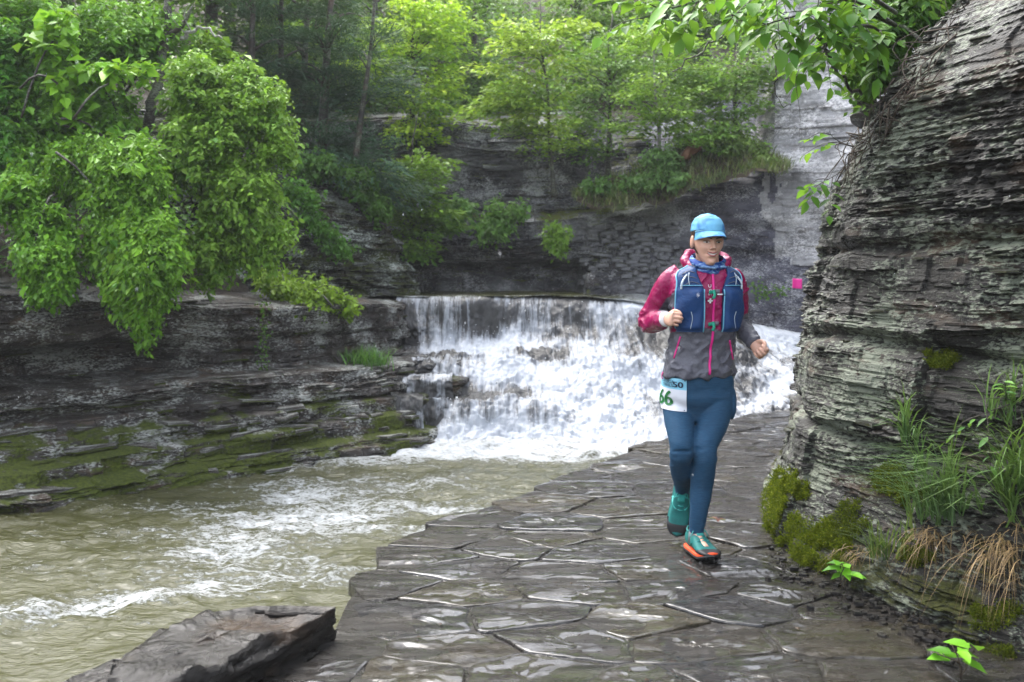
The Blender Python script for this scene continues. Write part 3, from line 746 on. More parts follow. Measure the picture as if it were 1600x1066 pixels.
# flying drops
N = 1500
ii = r_.integers(60, nt - 5, N); jj = r_.integers(5, nx - 5, N)
keep = op[ii, jj] < .3
p = np.stack([Xf[ii, jj], Yf[ii, jj], Zf[ii, jj]], -1)[keep]
p += np.abs(r_.normal(0, 1, p.shape)) * np.array([0, -.07, .07]) + r_.normal(0, .02, p.shape)
def drops(p, size):
    n = len(p); s = size * np.exp(r_.normal(0, .5, (n, 1, 1)))
    tv = np.array([(1, 1, 1), (1, -1, -1), (-1, 1, -1), (-1, -1, 1)]) * .6
    V = p[:, None] + tv[None] * s
    F = (np.arange(n)[:, None, None] * 4 + np.array([(0, 1, 2), (0, 3, 1), (0, 2, 3), (1, 3, 2)])[None]).reshape(-1, 3)
    return V.reshape(-1, 3), F
M['spray'] = plain('water_spray', (.85, .87, .9), .5)
V, F = drops(p, .0042); link('spray', mesh_np('spray', V, F, True, M['spray']), kind='stuff')
# dark rock ledges at the left foot of the falls with trickles over them
for q, (px, py, Yq, w, d, z0, z1) in enumerate([(655, 640, 11.35, 1.05, .75, -.7, .20), (625, 680, 10.98, .62, .55, -.7, .02), (595, 690, 10.85, .5, .5, -.7, -.16), (690, 600, 11.9, 1.2, .6, -.5, .33)]):
    p0 = P(px, py, Yq)
    c = [(p0.x - w * .55, Yq + d), (p0.x - w * .5, Yq), (p0.x + w * .1, Yq - .06), (p0.x + w * .42, Yq + .04), (p0.x + w * .5, Yq + d * .6), (p0.x + w * .3, Yq + d)]
    K_ = [(.06, z0), (.05, z0 + .2), (.0, z1 - .22), (.04, z1 - .2), (.03, z1 - .12), (-.01, z1 - .11), (.05, z1 - .09), (.04, z1 - .02), (-.02, z1), (-.28, z1 + .015)]
    cliff('ledge', c[::1], [(0, K_), (1, K_)], .016, .009, 170 + q, .022, M['bank'], side=1, big=.03, st=dict(med=.05, seg=(.1, .6), jag=8))

# trickles over those ledges
def trickle(px0, px1, Y, z0, z1, seed, op_=.25):
    nu_, nv_ = 50, 40
    u = np.linspace(0, 1, nu_)[None]; t = np.linspace(0, 1, nv_)[:, None]
    xa, xb = P(px0, 640, Y).x, P(px1, 640, Y).x
    X = xa + (xb - xa) * u + .05 * (u - .5) * t + 0 * t
    drop = sstep(.22, .34, t); z = z0 + .012 - (z0 - z1) * np.clip((t - .25) / .75, 0, 1) ** 1.15
    yv = Y + .22 * np.clip(1 - t / .25, 0, 1) - .05 * np.clip((t - .25) / .2, 0, 1) - .05 * t + .03 * fbm(X * 9, t * 5, 0, seed, 3)
    V = np.stack([X, yv + 0 * X, z + 0 * X + .015 * fbm(X * 12, t * 4, 0, seed + 1, 3)], -1)
    fl_ = np.stack([X, t * (z0 - z1 + .3) + 0 * X, 0 * X], -1)
    o_ = op_ + .35 * fbm(X * 5, t * 1.2, 0, seed + 2, 3)
    link('trickle', mesh_np('trickle', V.reshape(-1, 3) , grid_faces(nv_, nu_)[:, ::-1], True, M['falls'], {'flow': fl_.reshape(-1, 3), 'open': o_.ravel()}), falls)
for q, a in enumerate([(604, 640, 11.27, .20, .0, .35), (640, 706, 11.25, .21, -.05, .15), (618, 660, 10.87, .03, -.45, .35), (660, 700, 11.05, -.02, -.5, .1), (640, 720, 11.80, .34, .17, .1), (585, 612, 10.80, -.14, -.45, .5)]): trickle(*a[:5], 900 + q * 5, a[5])
# ================================================================== VEGETATION
def leaf_mat(name, trans=.33, rough=.42, spec=.22):
    n = NT(name)
    c = n.attr('col', 'Color')
    n.fin(c, rough, None, spec)
    tr = n.t.nodes.new('ShaderNodeBsdfTranslucent')
    n.L(n.mix(c, (1, 1, .35), .35, 'MULTIPLY') if 0 else n.mix(c, (.34, .55, .04), .35), tr.inputs['Color'])
    ms = n.t.nodes.new('ShaderNodeMixShader'); ms.inputs[0].default_value = trans
    n.L(n.p.outputs[0], ms.inputs[1]); n.L(tr.outputs[0], ms.inputs[2]); n.L(ms.outputs[0], n.out.inputs[0])
    return n.m
M['leaf'] = leaf_mat('leaf_green')
M['needle'] = leaf_mat('hemlock_needle', .15, .6, .3)
M['bark'] = rock_mat('wet_bark', (.012, .010, .009), (.060, .048, .040), 4, lichen=.2, lichcol=(.14, .16, .11), rust=.2, fine=60)
M['pale_bark'] = rock_mat('pale_bark', (.12, .11, .10), (.34, .32, .29), 5, lichen=.3, lichcol=(.3, .32, .26), rust=.1, fine=60)
M['moss'] = leaf_mat('moss_green', .2, .9, .1)
M['grass'] = leaf_mat('grass_blade', .3, .5, .4)

def nrmz(v): return v / (np.linalg.norm(v, axis=-1, keepdims=True) + 1e-9)
def leaves_vf(p, d, nr, s, wid=.55, fold=.25, kind=0):
    """p base (n,3), d axis, nr leaf normal, s length (n,)"""
    n = len(p); d = nrmz(d); sd_ = nrmz(np.cross(nr, d)); up = np.cross(d, sd_); s = np.broadcast_to(np.asarray(s, float), (n,))[:, None]
    w = s * wid * .5
    if kind == 0:
        V = np.stack([p, p + d * s * .45 + sd_ * w + up * w * fold, p + d * s - up * s * .12, p + d * s * .45 - sd_ * w + up * w * fold], 1)
        b = np.arange(n)[:, None] * 4
        F = np.concatenate([b + np.array([[0, 2, 1]]), b + np.array([[0, 3, 2]])])
        return V.reshape(-1, 3), F, 4
    if kind == 2:    # needle spray / strip: one quad
        V = np.stack([p - sd_ * w, p + sd_ * w, p + d * s + sd_ * w * .5, p + d * s - sd_ * w * .5], 1)
        b = np.arange(n)[:, None] * 4
        return V.reshape(-1, 3), np.concatenate([b + np.array([[0, 1, 2]]), b + np.array([[0, 2, 3]])]), 4
    q = [p, p + d * s * .28 + sd_ * w * .88 + up * w * fold, p + d * s * .28, p + d * s * .28 - sd_ * w * .88 + up * w * fold,
         p + d * s * .62 + sd_ * w * .80 + up * w * fold - up * s * .03, p + d * s * .62 - up * s * .04, p + d * s * .62 - sd_ * w * .80 + up * w * fold - up * s * .03, p + d * s - up * s * .14]
    V = np.stack(q, 1); b = np.arange(n)[:, None] * 8
    T = [(0, 2, 1), (0, 3, 2), (1, 2, 5), (1, 5, 4), (2, 3, 6), (2, 6, 5), (4, 5, 7), (5, 6, 7)]
    F = np.concatenate([b + np.array([t]) for t in T])
    return V.reshape(-1, 3), F, 8
def colvar(n, c0, c1, r, t=None, bright=.22):
    t = r.uniform(0, 1, n) if t is None else np.clip(t + r.normal(0, .18, n), 0, 1)
    c = np.asarray(c0)[None] * (1 - t[:, None]) + np.asarray(c1)[None] * t[:, None]
    c = c * (1 + r.normal(0, bright, (n, 1)).clip(-.5, .6))
    return np.concatenate([np.clip(c, .002, .8), np.ones((n, 1))], 1)
def foliage_mesh(name, p, d, nr, s, cols, wid=.55, fold=.25, kind=0, mat=None, loc=(0, 0, 0)):
    V, F, k = leaves_vf(p, d, nr, s, wid, fold, kind)
    return mesh_np(name, V - np.asarray(loc, float), F, kind == 1, mat or M['leaf'], {'col': np.repeat(cols, k, 0)})

def arc_leaves(a, b, sag, r, per, spread, start=.25):
    """leaf points along a drooping arc from a to b"""
    a, b = np.asarray(a, float), np.asarray(b, float)
    c = (a + b) / 2 + np.array([0, 0, sag])
    t = r.uniform(start, 1, per) ** .85
    p = (1 - t)[:, None] ** 2 * a + 2 * ((1 - t) * t)[:, None] * c + t[:, None] ** 2 * b
    tg = nrmz(2 * (1 - t)[:, None] * (c - a) + 2 * t[:, None] * (b - c))
    off = r.normal(0, 1, (per, 3)) * spread * (1.1 - .6 * t)[:, None]
    return p + off, tg, t
def arc_poly(a, b, sag, n=6):
    a, b = np.asarray(a, float), np.asarray(b, float); c = (a + b) / 2 + np.array([0, 0, sag]); t = np.linspace(0, 1, n)[:, None]
    return (1 - t) ** 2 * a + 2 * (1 - t) * t * c + t ** 2 * b

DARKG, MIDG, LIMEG = (.026, .085, .018), (.050, .150, .028), (.120, .235, .030)
def shrub(name, label, cat, root, hull, n_arcs, per, leaf, c0, c1, seed, sag=.35, spread=.05, group=None, stems=14, wid=.6, inner=.5, parts=0, droop=.9, mat=None, trunkr=.012, rootjit=.3):
    """hull = [(px, py, rx, ry, Y, depth)] lobes given where they stand; arcs run from the root out to points in the lobes"""
    r = np.random.default_rng(seed)
    loc = Vector(root); t_ = thing(name, label, cat, loc, group)
    wts = np.array([h[2] * h[3] for h in hull], float); wts /= wts.sum()
    pts, tgs, tt, hh = [], [], [], []
    st = MB()
    for q in range(n_arcs):
        h = hull[r.choice(len(hull), p=wts)]
        u = nrmz(r.normal(0, 1, 3)) * r.uniform(inner, 1) ** .6 * (1.0 if r.uniform() < .82 else r.uniform(1.05, 1.32))
        Yc = h[4] + u[1] * h[5]
        b = np.array(P(h[0] + u[0] * h[2], h[1] - u[2] * h[3], Yc))
        # start near the upper middle of the lobe's own stem line
        a = np.array(root) + np.array([r.normal(0, rootjit), r.normal(0, rootjit) , r.normal(0, .1)])
        lc = np.array(P(h[0], h[1] - h[3] * .3, h[4] + h[5] * .5)); mid_ = a * .25 + lc * .75 + r.normal(0, .12, 3)
        p, tg, t = arc_leaves(mid_, b, sag * np.linalg.norm(b - mid_), r, per, spread, .12)
        pts.append(p); tgs.append(tg); tt.append(t); hh.append(np.full(per, u[2]))
        if q < stems: 
            V, F = tube_vf(np.concatenate([arc_poly(a, mid_, .2, 5)[:-1], arc_poly(mid_, b, sag * np.linalg.norm(b - mid_), 6)]), np.linspace(trunkr, .003, 10), 5); st.add(V, F)
    p = np.concatenate(pts); tg = np.concatenate(tgs); t = np.concatenate(tt); hh = np.concatenate(hh)
    n = len(p)
    side = nrmz(np.cross(tg, np.array([0, 0, 1.0])) + 1e-4) * r.choice([-1, 1], n)[:, None]
    d = nrmz(tg * .55 + side * .8 + np.array([0, 0, -droop * .55]) + r.normal(0, .35, (n, 3)))
    nr = nrmz(np.array([0, -.25, 1.0]) + r.normal(0, .42, (n, 3)))
    s = leaf * np.exp(r.normal(-.05, .34, n))
    cols = colvar(n, c0, c1, r, .25 * t + .35 * (hh * .5 + .5) + .12)  # young tips paler; shade between the leaves also put into the colour
    if stems: st.build('stem', M['bark'], t_)
    if parts:
        near = np.argsort(np.asarray(p)[:, 1])[:int(n * .3)]
        pick = r.choice(near, min(parts, len(near)), replace=False); rest = np.setdiff1d(np.arange(n), pick)
        # leaves that show singly: own objects sharing four meshes
        pool = []
        for k in range(6):
            V, F, kk = leaves_vf(np.zeros((1, 3)), np.array([[1., 0, 0]]), np.array([[0, 0, 1.]]), np.array([1.]), wid, .25, 1)
            pool.append(mesh_np('leaf', V, F, True, mat or M['leaf'], {'col': np.repeat(colvar(1, c0, c1, r, np.array([.2 + .13 * k])), kk, 0)}))
        for i in pick:
            o = link('leaf', pool[r.integers(6)], t_)
            x = Vector(d[i]); y = Vector(nr[i]).cross(x).normalized(); z = x.cross(y)
            o.matrix_local = Matrix.Translation(Vector(p[i]) - loc) @ Matrix((x, y, z)).transposed().to_4x4() @ Matrix.Scale(float(s[i]), 4)
        p, d, nr, s, cols = p[rest], d[rest], nr[rest], s[rest], cols[rest]
    link('foliage', foliage_mesh('foliage', p, d, nr, s, cols, wid, .25, 0, mat, loc), t_, kind='stuff')
    return t_

# ---- hanging shrubs over the left bank
def bankpt(px, py, Y): return P(px, py, Y)
shrub('hanging_shrub', 'leafy green shrub spilling furthest down the dark bank, its tip over the hollow', 'shrub', P(190, 260, 9.2),
      [(200, 300, 66, 80, 8.6, .4), (235, 420, 62, 78, 8.3, .35), (130, 270, 62, 50, 8.9, .3), (228, 498, 26, 50, 8.3, .18), (165, 400, 26, 44, 8.55, .2), (190, 470, 26, 40, 8.4, .2)], 520, 112, .046, (.045, .145, .012), (.215, .42, .03), 1001, sag=.28, spread=.055, parts=120)
shrub('hanging_shrub', 'small shrub clump hanging at the far left edge of the dark bank', 'shrub', P(70, 330, 9.0),
      [(78, 440, 40, 56, 8.3, .22), (70, 360, 46, 40, 8.5, .25), (25, 310, 40, 40, 8.6, .25)], 180, 106, .045, (.045, .145, .012), (.19, .40, .028), 1002, sag=.25, spread=.05, parts=60)
shrub('hanging_shrub', 'broad pale green shrub reaching right toward the rock outcrop, light leaf tips', 'shrub', P(350, 330, 9.8),
      [(345, 200, 62, 64, 9.3, .4), (375, 320, 70, 80, 9.2, .4), (420, 180, 48, 60, 9.3, .3), (440, 235, 34, 30, 9.2, .2), (415, 380, 42, 60, 9.3, .3), (330, 410, 50, 50, 9.2, .35), (290, 240, 50, 70, 9.2, .4), (300, 130, 50, 55, 9.4, .4), (380, 130, 45, 45, 9.5, .3)], 510, 104, .048, (.065, .175, .020), (.28, .46, .055), 1003, sag=.22, spread=.06, parts=100)
shrub('bank_tree', 'dense leafy mass filling the upper left corner above the hanging shrubs', 'tree', P(60, 300, 10.4),
      [(70, 70, 110, 80, 9.9, .6), (180, 50, 90, 60, 10.0, .6), (60, 190, 90, 80, 9.6, .5), (150, 180, 80, 60, 9.7, .5), (30, 270, 60, 70, 9.3, .4), (250, 60, 60, 60, 10.2, .4), (20, 20, 80, 60, 9.8, .5), (110, 250, 60, 50, 9.4, .3)], 600, 84, .055, (.045, .145, .016), (.18, .38, .032), 1004, sag=.2, spread=.07, trunkr=.03, parts=60)
shrub('bank_tree', 'leafy tree cut off by the left edge of the photo, above the left bank', 'tree', P(-80, 300, 9.8),
      [(-60, 200, 80, 90, 9.3, .5), (-40, 80, 80, 80, 9.6, .5), (-120, 300, 70, 60, 9.2, .4), (-10, 250, 36, 60, 9.1, .3), (0, 150, 40, 60, 9.5, .3)], 300, 60, .064, (.03, .12, .016), (.11, .30, .030), 1014, sag=.2, spread=.07, trunkr=.03)
shrub('leafy_branch', 'bright yellow green spray of large leaves in front of the upper left foliage', 'branch', P(60, 190, 9.3),
      [(200, 105, 45, 16, 9.1, .2), (140, 115, 40, 18, 9.1, .2), (100, 150, 40, 16, 9.0, .2), (90, 60, 35, 40, 9.2, .2), (205, 218, 40, 12, 9.0, .1)], 44, 26, .10, (.10, .26, .022), (.24, .46, .03), 1005, sag=.15, spread=.05, trunkr=.012, stems=8, wid=.7, parts=60)
shrub('sapling', 'young tree with bright lime leaves beside the leaning brown trunk', 'tree', P(300, 330, 10.6),
      [(325, 70, 32, 36, 10.4, .3), (345, 100, 28, 24, 10.4, .2), (300, 105, 30, 30, 10.4, .2)], 46, 30, .085, (.08, .19, .025), (.20, .34, .03), 1006, sag=.12, spread=.05, trunkr=.018, stems=6, parts=30)
shrub('shrub', 'yellow green low shrub trailing along the ledge left of the falls', 'shrub', P(480, 470, 11.3),
      [(440, 455, 30, 16, 10.9, .3), (490, 466, 36, 18, 11.0, .3), (535, 480, 30, 14, 11.1, .25), (470, 480, 30, 12, 10.8, .2), (410, 440, 20, 14, 10.8, .2)], 150, 30, .055, (.10, .20, .016), (.30, .44, .03), 1007, sag=.25, spread=.04, stems=10, parts=50)
# the leaning trunk, the dead branch
def limb(name, label, cat, pts, r0, r1, mat='bark', jit=.02, seed=0, extra=()):
    pts = np.asarray([tuple(p) for p in pts]); loc = pts[0]
    t_ = thing(name, label, cat, loc)
    p = bez(pts, 26); p += jit * np.stack([vnoise(np.arange(26) * .6, 3 * k, 0, seed) for k in range(3)], 1)
    mb = MB(); V, F = tube_vf(p, np.linspace(r0, r1, 26), 8); mb.add(V, F); mb.build('trunk', M[mat], t_)
    for e in extra:
        mb = MB(); V, F = tube_vf(bez([tuple(q) for q in e], 14), np.linspace(r1 * .9, r1 * .25, 14), 6); mb.add(V, F); mb.build('limb', M[mat], t_)
    return t_
limb('leaning_trunk', 'bare brown trunk leaning between the left shrubs', 'tree trunk', [P(225, 210, 9.9), P(240, 150, 9.95), P(252, 90, 10.0), P(262, 30, 10.1), P(268, -40, 10.2)], .055, .040, extra=[[P(258, 60, 10.05), P(285, 40, 10.0), P(300, 10, 9.95)]])
limb('dead_branch', 'pale bare crooked branch above the lime sapling', 'branch', [P(285, 60, 10.0), P(298, 48, 9.98), P(320, 44, 9.95), P(350, 62, 9.9)], .022, .008, 'pale_bark', extra=[[P(298, 48, 9.98), P(288, 25, 9.97), P(296, 5, 9.95)], [P(292, 55, 10), P(270, 30, 10), P(262, 15, 10)]])
limb('vine', 'thin leafy vine hanging down the bank below the yellow green shrub', 'vine', [P(412, 470, 10.35), P(410, 510, 10.2), P(409, 550, 10.15), P(414, 590, 10.1)], .006, .004)
r_ = np.random.default_rng(77)
p = np.array([np.array(P(411 + r_.normal(0, 6), r_.uniform(470, 610), 10.15)) for _ in range(170)])
o = bpy.data.objects['vine']
link('foliage', foliage_mesh('foliage', p, r_.normal(0, 1, (170, 3)) + np.array([0, 0, -1.]), r_.normal(0, .4, (170, 3)) + np.array([0, -1, .6]), np.full(170, .035), colvar(170, MIDG, LIMEG, r_), .6, .2, 0, None, np.array(o.location)), o, kind='stuff')

# ---- trees: tapered trunk, limbs, flat sprays
def tree(name, label, cat, base, top, r0, crown, leaf, c0, c1, seed, mat='bark', group=None, flat=.35, per=60, wid=.6, leafmat=None, kind=0, limbs=8, lean=None, droop=.3):
    """crown = [(px, py, rx, ry, Y, n_sprays)]"""
    r = np.random.default_rng(seed); base, top = np.array(base), np.array(top); loc = base
    t_ = thing(name, label, cat, loc, group)
    n = 24; q = np.linspace(0, 1, n)[:, None]
    p = base + (top - base) * q + .05 * np.stack([vnoise(q[:, 0] * 4, k * 5, 0, seed) for k in range(3)], 1) * q
    mb = MB(); V, F = tube_vf(p, r0 * (1 - .8 * q[:, 0]) + r0 * .5 * np.exp(-q[:, 0] * 14), 9); mb.add(V, F); mb.build('trunk', M[mat], t_)
    PP, DD, NN, SS, TT = [], [], [], [], []
    mb = MB(); made = 0
    for (px, py, rx, ry, Y, ns) in crown:
        for _ in range(ns):
            u = nrmz(r.normal(0, 1, 3)) * r.uniform(.25, 1) ** .5
            c = np.array(P(px + u[0] * rx, py - u[2] * ry, Y + u[1] * rx * Y / FPX))
            # spray: a flat fan growing away from the trunk
            hgt = np.clip((c[2] - .25 - base[2]) / (top[2] - base[2]), .1, .98); a = base + (top - base) * hgt
            out = c - a; out[2] *= .4; L = np.linalg.norm(out) + 1e-6; out = out / L
            sdv = nrmz(np.cross(out, [0, 0, 1.]) + 1e-5)
            sz = leaf * 4.2 * r.uniform(.7, 1.3)
            uu = r.uniform(-1, 1, per); vv = r.uniform(-1, 1, per)
            k = uu ** 2 + vv ** 2 < 1.1; uu, vv = uu[k], vv[k]; m = len(uu)
            pp = c + out * (uu * sz)[:, None] + sdv * (vv * sz * .8)[:, None] + np.array([0, 0, 1.]) * (r.normal(0, flat * leaf, m) - droop * sz * (uu * .5 + .5) ** 2 )[:, None]
            PP.append(pp); DD.append(out + sdv * vv[:, None] * .9 + r.normal(0, .3, (m, 3)) - np.array([0, 0, .25]))
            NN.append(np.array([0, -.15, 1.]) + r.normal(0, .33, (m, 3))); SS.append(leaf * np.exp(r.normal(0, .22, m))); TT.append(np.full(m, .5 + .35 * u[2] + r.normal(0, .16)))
            if made < limbs and r.uniform() < .5:
                made += 1; V, F = tube_vf(bez([a, (a + c) / 2 + np.array([0, 0, .1 * L]), c], 8), np.linspace(r0 * .32, r0 * .06, 8), 5); mb.add(V, F)
    if made: mb.build('limb', M[mat], t_)
    p, d, nn, s, tt = (np.concatenate(v) for v in (PP, DD, NN, SS, TT))
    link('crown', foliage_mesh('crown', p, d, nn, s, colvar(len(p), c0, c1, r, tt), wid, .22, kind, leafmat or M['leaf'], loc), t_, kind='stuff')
    return t_
# dark hemlocks left of centre
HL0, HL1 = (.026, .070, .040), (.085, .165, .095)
hem = [(398, 330, 392, -120, 14.0, .085, [(395, 60, 70, 110, 13.9, 46), (400, 170, 45, 60, 13.8, 18)], 'dark hemlock standing furthest left behind the shrubs'),
       (432, 320, 440, -120, 14.8, .075, [(450, 60, 70, 90, 14.7, 48), (455, 180, 40, 60, 14.6, 18)], 'dark hemlock second from left, trunk showing below its boughs'),
       (500, 300, 522, -140, 14.3, .085, [(530, 60, 80, 100, 14.2, 56), (505, 190, 55, 70, 14.0, 34)], 'tall hemlock in the middle of the dark group above the outcrop'),
       (548, 310, 602, -110, 14.0, .05, [(575, 110, 60, 80, 13.8, 36), (560, 230, 60, 60, 13.6, 36), (600, 260, 40, 60, 13.5, 26)], 'slim leaning hemlock with drooping boughs over the outcrop\'s right end'),
       (470, 310, 480, -100, 16.5, .09, [(480, 40, 90, 100, 16.5, 40)], 'hemlock behind the dark group, half hidden by its neighbours')]
for i, (bx, by, tx, ty, Y, r0, cr, lab) in enumerate(hem):
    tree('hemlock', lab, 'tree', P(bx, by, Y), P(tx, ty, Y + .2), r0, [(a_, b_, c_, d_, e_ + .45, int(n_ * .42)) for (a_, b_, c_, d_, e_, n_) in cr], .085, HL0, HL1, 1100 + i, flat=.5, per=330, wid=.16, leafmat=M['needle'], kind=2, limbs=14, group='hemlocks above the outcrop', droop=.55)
# light trees in the gap and on the slope behind
YG0, YG1 = (.11, .24, .024), (.34, .52, .05)
back = [('deciduous_tree', 'bright green tree in the gap right of the hemlocks', P(640, 330, 16.8), P(650, -80, 17.2), .07, [(640, 60, 60, 60, 16.8, 40), (600, 110, 40, 50, 16.5, 24), (670, 150, 45, 50, 16.6, 30), (650, 230, 40, 50, 16.4, 26), (690, 60, 40, 60, 17, 24)], .085, YG0, YG1),
        ('deciduous_tree', 'light green drooping tree low above the creek gap', P(640, 400, 14.9), P(650, 180, 15.1), .04, [(640, 330, 45, 50, 14.7, 32), (620, 290, 35, 40, 14.6, 18), (660, 280, 30, 40, 14.9, 16), (655, 380, 25, 20, 14.6, 10), (690, 345, 22, 18, 14.9, 8)], .075, (.035, .10, .018), (.14, .26, .035)),
        ('maple_sapling', 'yellow green layered maple sapling standing on the ledge of the far cliff', P(866, 308, 15.4), P(842, -10, 15.6), .035, [(830, 120, 70, 70, 15.4, 44), (790, 170, 50, 40, 15.3, 18), (860, 200, 40, 40, 15.3, 16), (850, 50, 60, 40, 15.4, 20)], .085, (.09, .19, .03), (.25, .36, .05)),
        ('birch_sapling', 'slender pale trunked sapling on the slope behind the runner', P(1032, 262, 15.2), P(1018, 20, 15.4), .03, [(1040, 150, 60, 70, 15.2, 30), (990, 170, 40, 50, 15.1, 16), (1030, 70, 50, 40, 15.3, 16), (1080, 200, 30, 30, 15.0, 12)], .075, (.07, .17, .025), (.20, .33, .05)),
        ('slope_tree', 'green tree on the slope between the two saplings', P(950, 290, 16.4), P(955, 20, 16.8), .05, [(945, 120, 55, 70, 16.4, 34), (930, 210, 45, 45, 16.2, 22), (980, 80, 50, 50, 16.6, 20)], .08, (.04, .115, .022), (.12, .24, .045)),
        ('slope_tree', 'leafy tree at the right of the slope against the pale cliff', P(1150, 230, 15.6), P(1150, 20, 15.9), .04, [(1150, 150, 50, 60, 15.3, 34), (1110, 110, 45, 50, 15.5, 26), (1180, 90, 40, 50, 15.4, 20), (1130, 210, 50, 30, 15.1, 20)], .075, (.045, .12, .022), (.13, .25, .045)),
        ('slope_tree', 'dim bluish green tree high on the slope at top centre', P(740, 190, 19), P(745, -90, 19.5), .08, [(740, 60, 60, 90, 19, 50), (770, 140, 45, 45, 18.6, 24), (720, 150, 40, 50, 18.5, 20)], .09, (.045, .12, .03), (.14, .26, .06)),
        ('slope_tree', 'tree filling the top of the slope right of the maple', P(900, 130, 19), P(900, -130, 19.5), .09, [(905, 20, 70, 60, 19, 46), (950, 20, 60, 50, 19.2, 36)], .09, (.04, .11, .03), (.14, .25, .05)),
        ('slope_tree', 'tree at the top of the slope above the pale cliff', P(1100, 90, 18.5), P(1100, -140, 19), .09, [(1090, 20, 80, 50, 18.4, 50), (1160, 30, 60, 50, 18.2, 36), (1030, 20, 50, 50, 18.7, 30)], .09, (.03, .09, .022), (.11, .22, .04)),
        ('deciduous_tree', 'hazy pale green tree far back in the gap at top centre', P(690, 160, 24), P(690, -120, 24.5), .12, [(680, 20, 70, 60, 24, 50), (730, 10, 60, 50, 24.5, 40), (620, 20, 50, 50, 23.5, 30)], .12, (.06, .14, .04), (.18, .30, .08)),
        ('deciduous_tree', 'tall leafy tree above the hemlocks with sky showing through', P(590, 200, 21), P(585, -160, 21.5), .1, [(540, 20, 60, 50, 21, 24), (640, 40, 50, 50, 21, 34), (500, 80, 60, 60, 20, 24)], .10, (.035, .10, .03), (.12, .24, .05))]
for i, (nm, lab, b, t, r0, cr, lf, c0, c1) in enumerate(back):
    c0 = tuple(q * k_ for q, k_ in zip(c0, (1.6, 1.45, 1.2))); c1 = tuple(min(.7, q * k_) for q, k_ in zip(c1, (1.55, 1.4, 1.15)))  # misty glow of the background trees put into their leaf colours
    tree(nm, lab, 'tree', b, t, r0, cr, lf, c0, c1, 1200 + i, mat='pale_bark' if nm == 'birch_sapling' else 'bark', per=70, group=None, wid=.62)
tree('deciduous_tree', 'bright backlit tree seen between the hemlock trunks, left', 'tree', P(430, 300, 17.6), P(430, -60, 18), .06, [(425, 180, 45, 60, 17.6, 26), (440, 80, 50, 60, 17.8, 26), (470, 230, 40, 40, 17.4, 18)], .09, (.10, .22, .03), (.28, .44, .07), 1290, per=60)
tree('deciduous_tree', 'bright backlit tree seen between the hemlock trunks, right', 'tree', P(535, 300, 18.2), P(530, -60, 18.6), .06, [(530, 200, 45, 60, 18.2, 26), (540, 90, 50, 70, 18.4, 28), (500, 260, 40, 30, 18, 16), (575, 160, 30, 60, 18.3, 18)], .09, (.10, .22, .03), (.28, .44, .07), 1291, per=60)
shrub('outcrop_shrub', 'dark green shrub draped over the mossy top of the rock outcrop', 'shrub', P(520, 290, 13.9), [(500, 262, 40, 22, 13.5, .3), (560, 290, 34, 26, 13.5, .3), (595, 335, 22, 30, 13.6, .2), (470, 250, 26, 20, 13.2, .2)], 110, 40, .06, (.035, .10, .022), (.13, .26, .045), 1292, sag=.2, spread=.06, stems=6, rootjit=.15)
shrub('outcrop_shrub', 'green plants hanging down the left face of the dark rock outcrop', 'shrub', P(475, 330, 12.9), [(480, 330, 26, 40, 12.5, .2), (455, 300, 26, 26, 12.6, .2), (530, 395, 40, 12, 12.7, .15), (505, 370, 20, 24, 12.5, .15)], 70, 34, .055, (.03, .10, .018), (.11, .28, .03), 1293, sag=.2, spread=.05, stems=5, rootjit=.1)
# trees further up every slope, seen only through gaps
r_ = np.random.default_rng(91)
far_l = [(-5.6, 13.6, 'left'), (-7.2, 14.4, 'left'), (-4.6, 15.2, 'left'), (-9, 14.5, 'left'), (-7.5, 17, 'left'), (-11, 18, 'left'), (-5.5, 19.5, 'left'), (-3.5, 21, 'left'), (-14, 15, 'left'), (-6, 24, 'left')]
words_ = ['leafy tree just behind the lime sapling', 'leafy tree on the slope above the leaning trunk', 'leafy tree on the slope between the shrubs and the first hemlock', 'tall dark tree on the left slope directly behind the leafy corner', 'tall dark tree on the left slope behind the leaning trunk', 'big dim tree further up the left slope', 'dim tree behind the furthest left hemlock', 'dim tree on the slope behind the hemlock group', 'tree beyond the left edge of the leafy corner', 'distant tree in the gap above the hemlocks']
for i, (x, y, s_) in enumerate(far_l):
    z = float(f_left(np.array(x), np.array(y))); r = np.random.default_rng(1300 + i)
    base = Vector((x, y, z - .2)); 
    q = FPX / y; pxc = 800 + x * q
    cr = []
    for k in range(5):
        zz = z + 2.2 + k * 1.0; xx = x + r.normal(0, .6)
        py = 430 - (zz - CAM_H) * q
        cr.append((800 + xx * q, py, .95 * q, .7 * q, y - .4 + r.normal(0, .4), 22))
    tree('slope_tree', words_[i], 'tree', base, base + Vector((.3, 0, 7.5)), .13, cr, .12, (.03, .085, .025), (.11, .22, .05), 1320 + i, per=60, limbs=10)
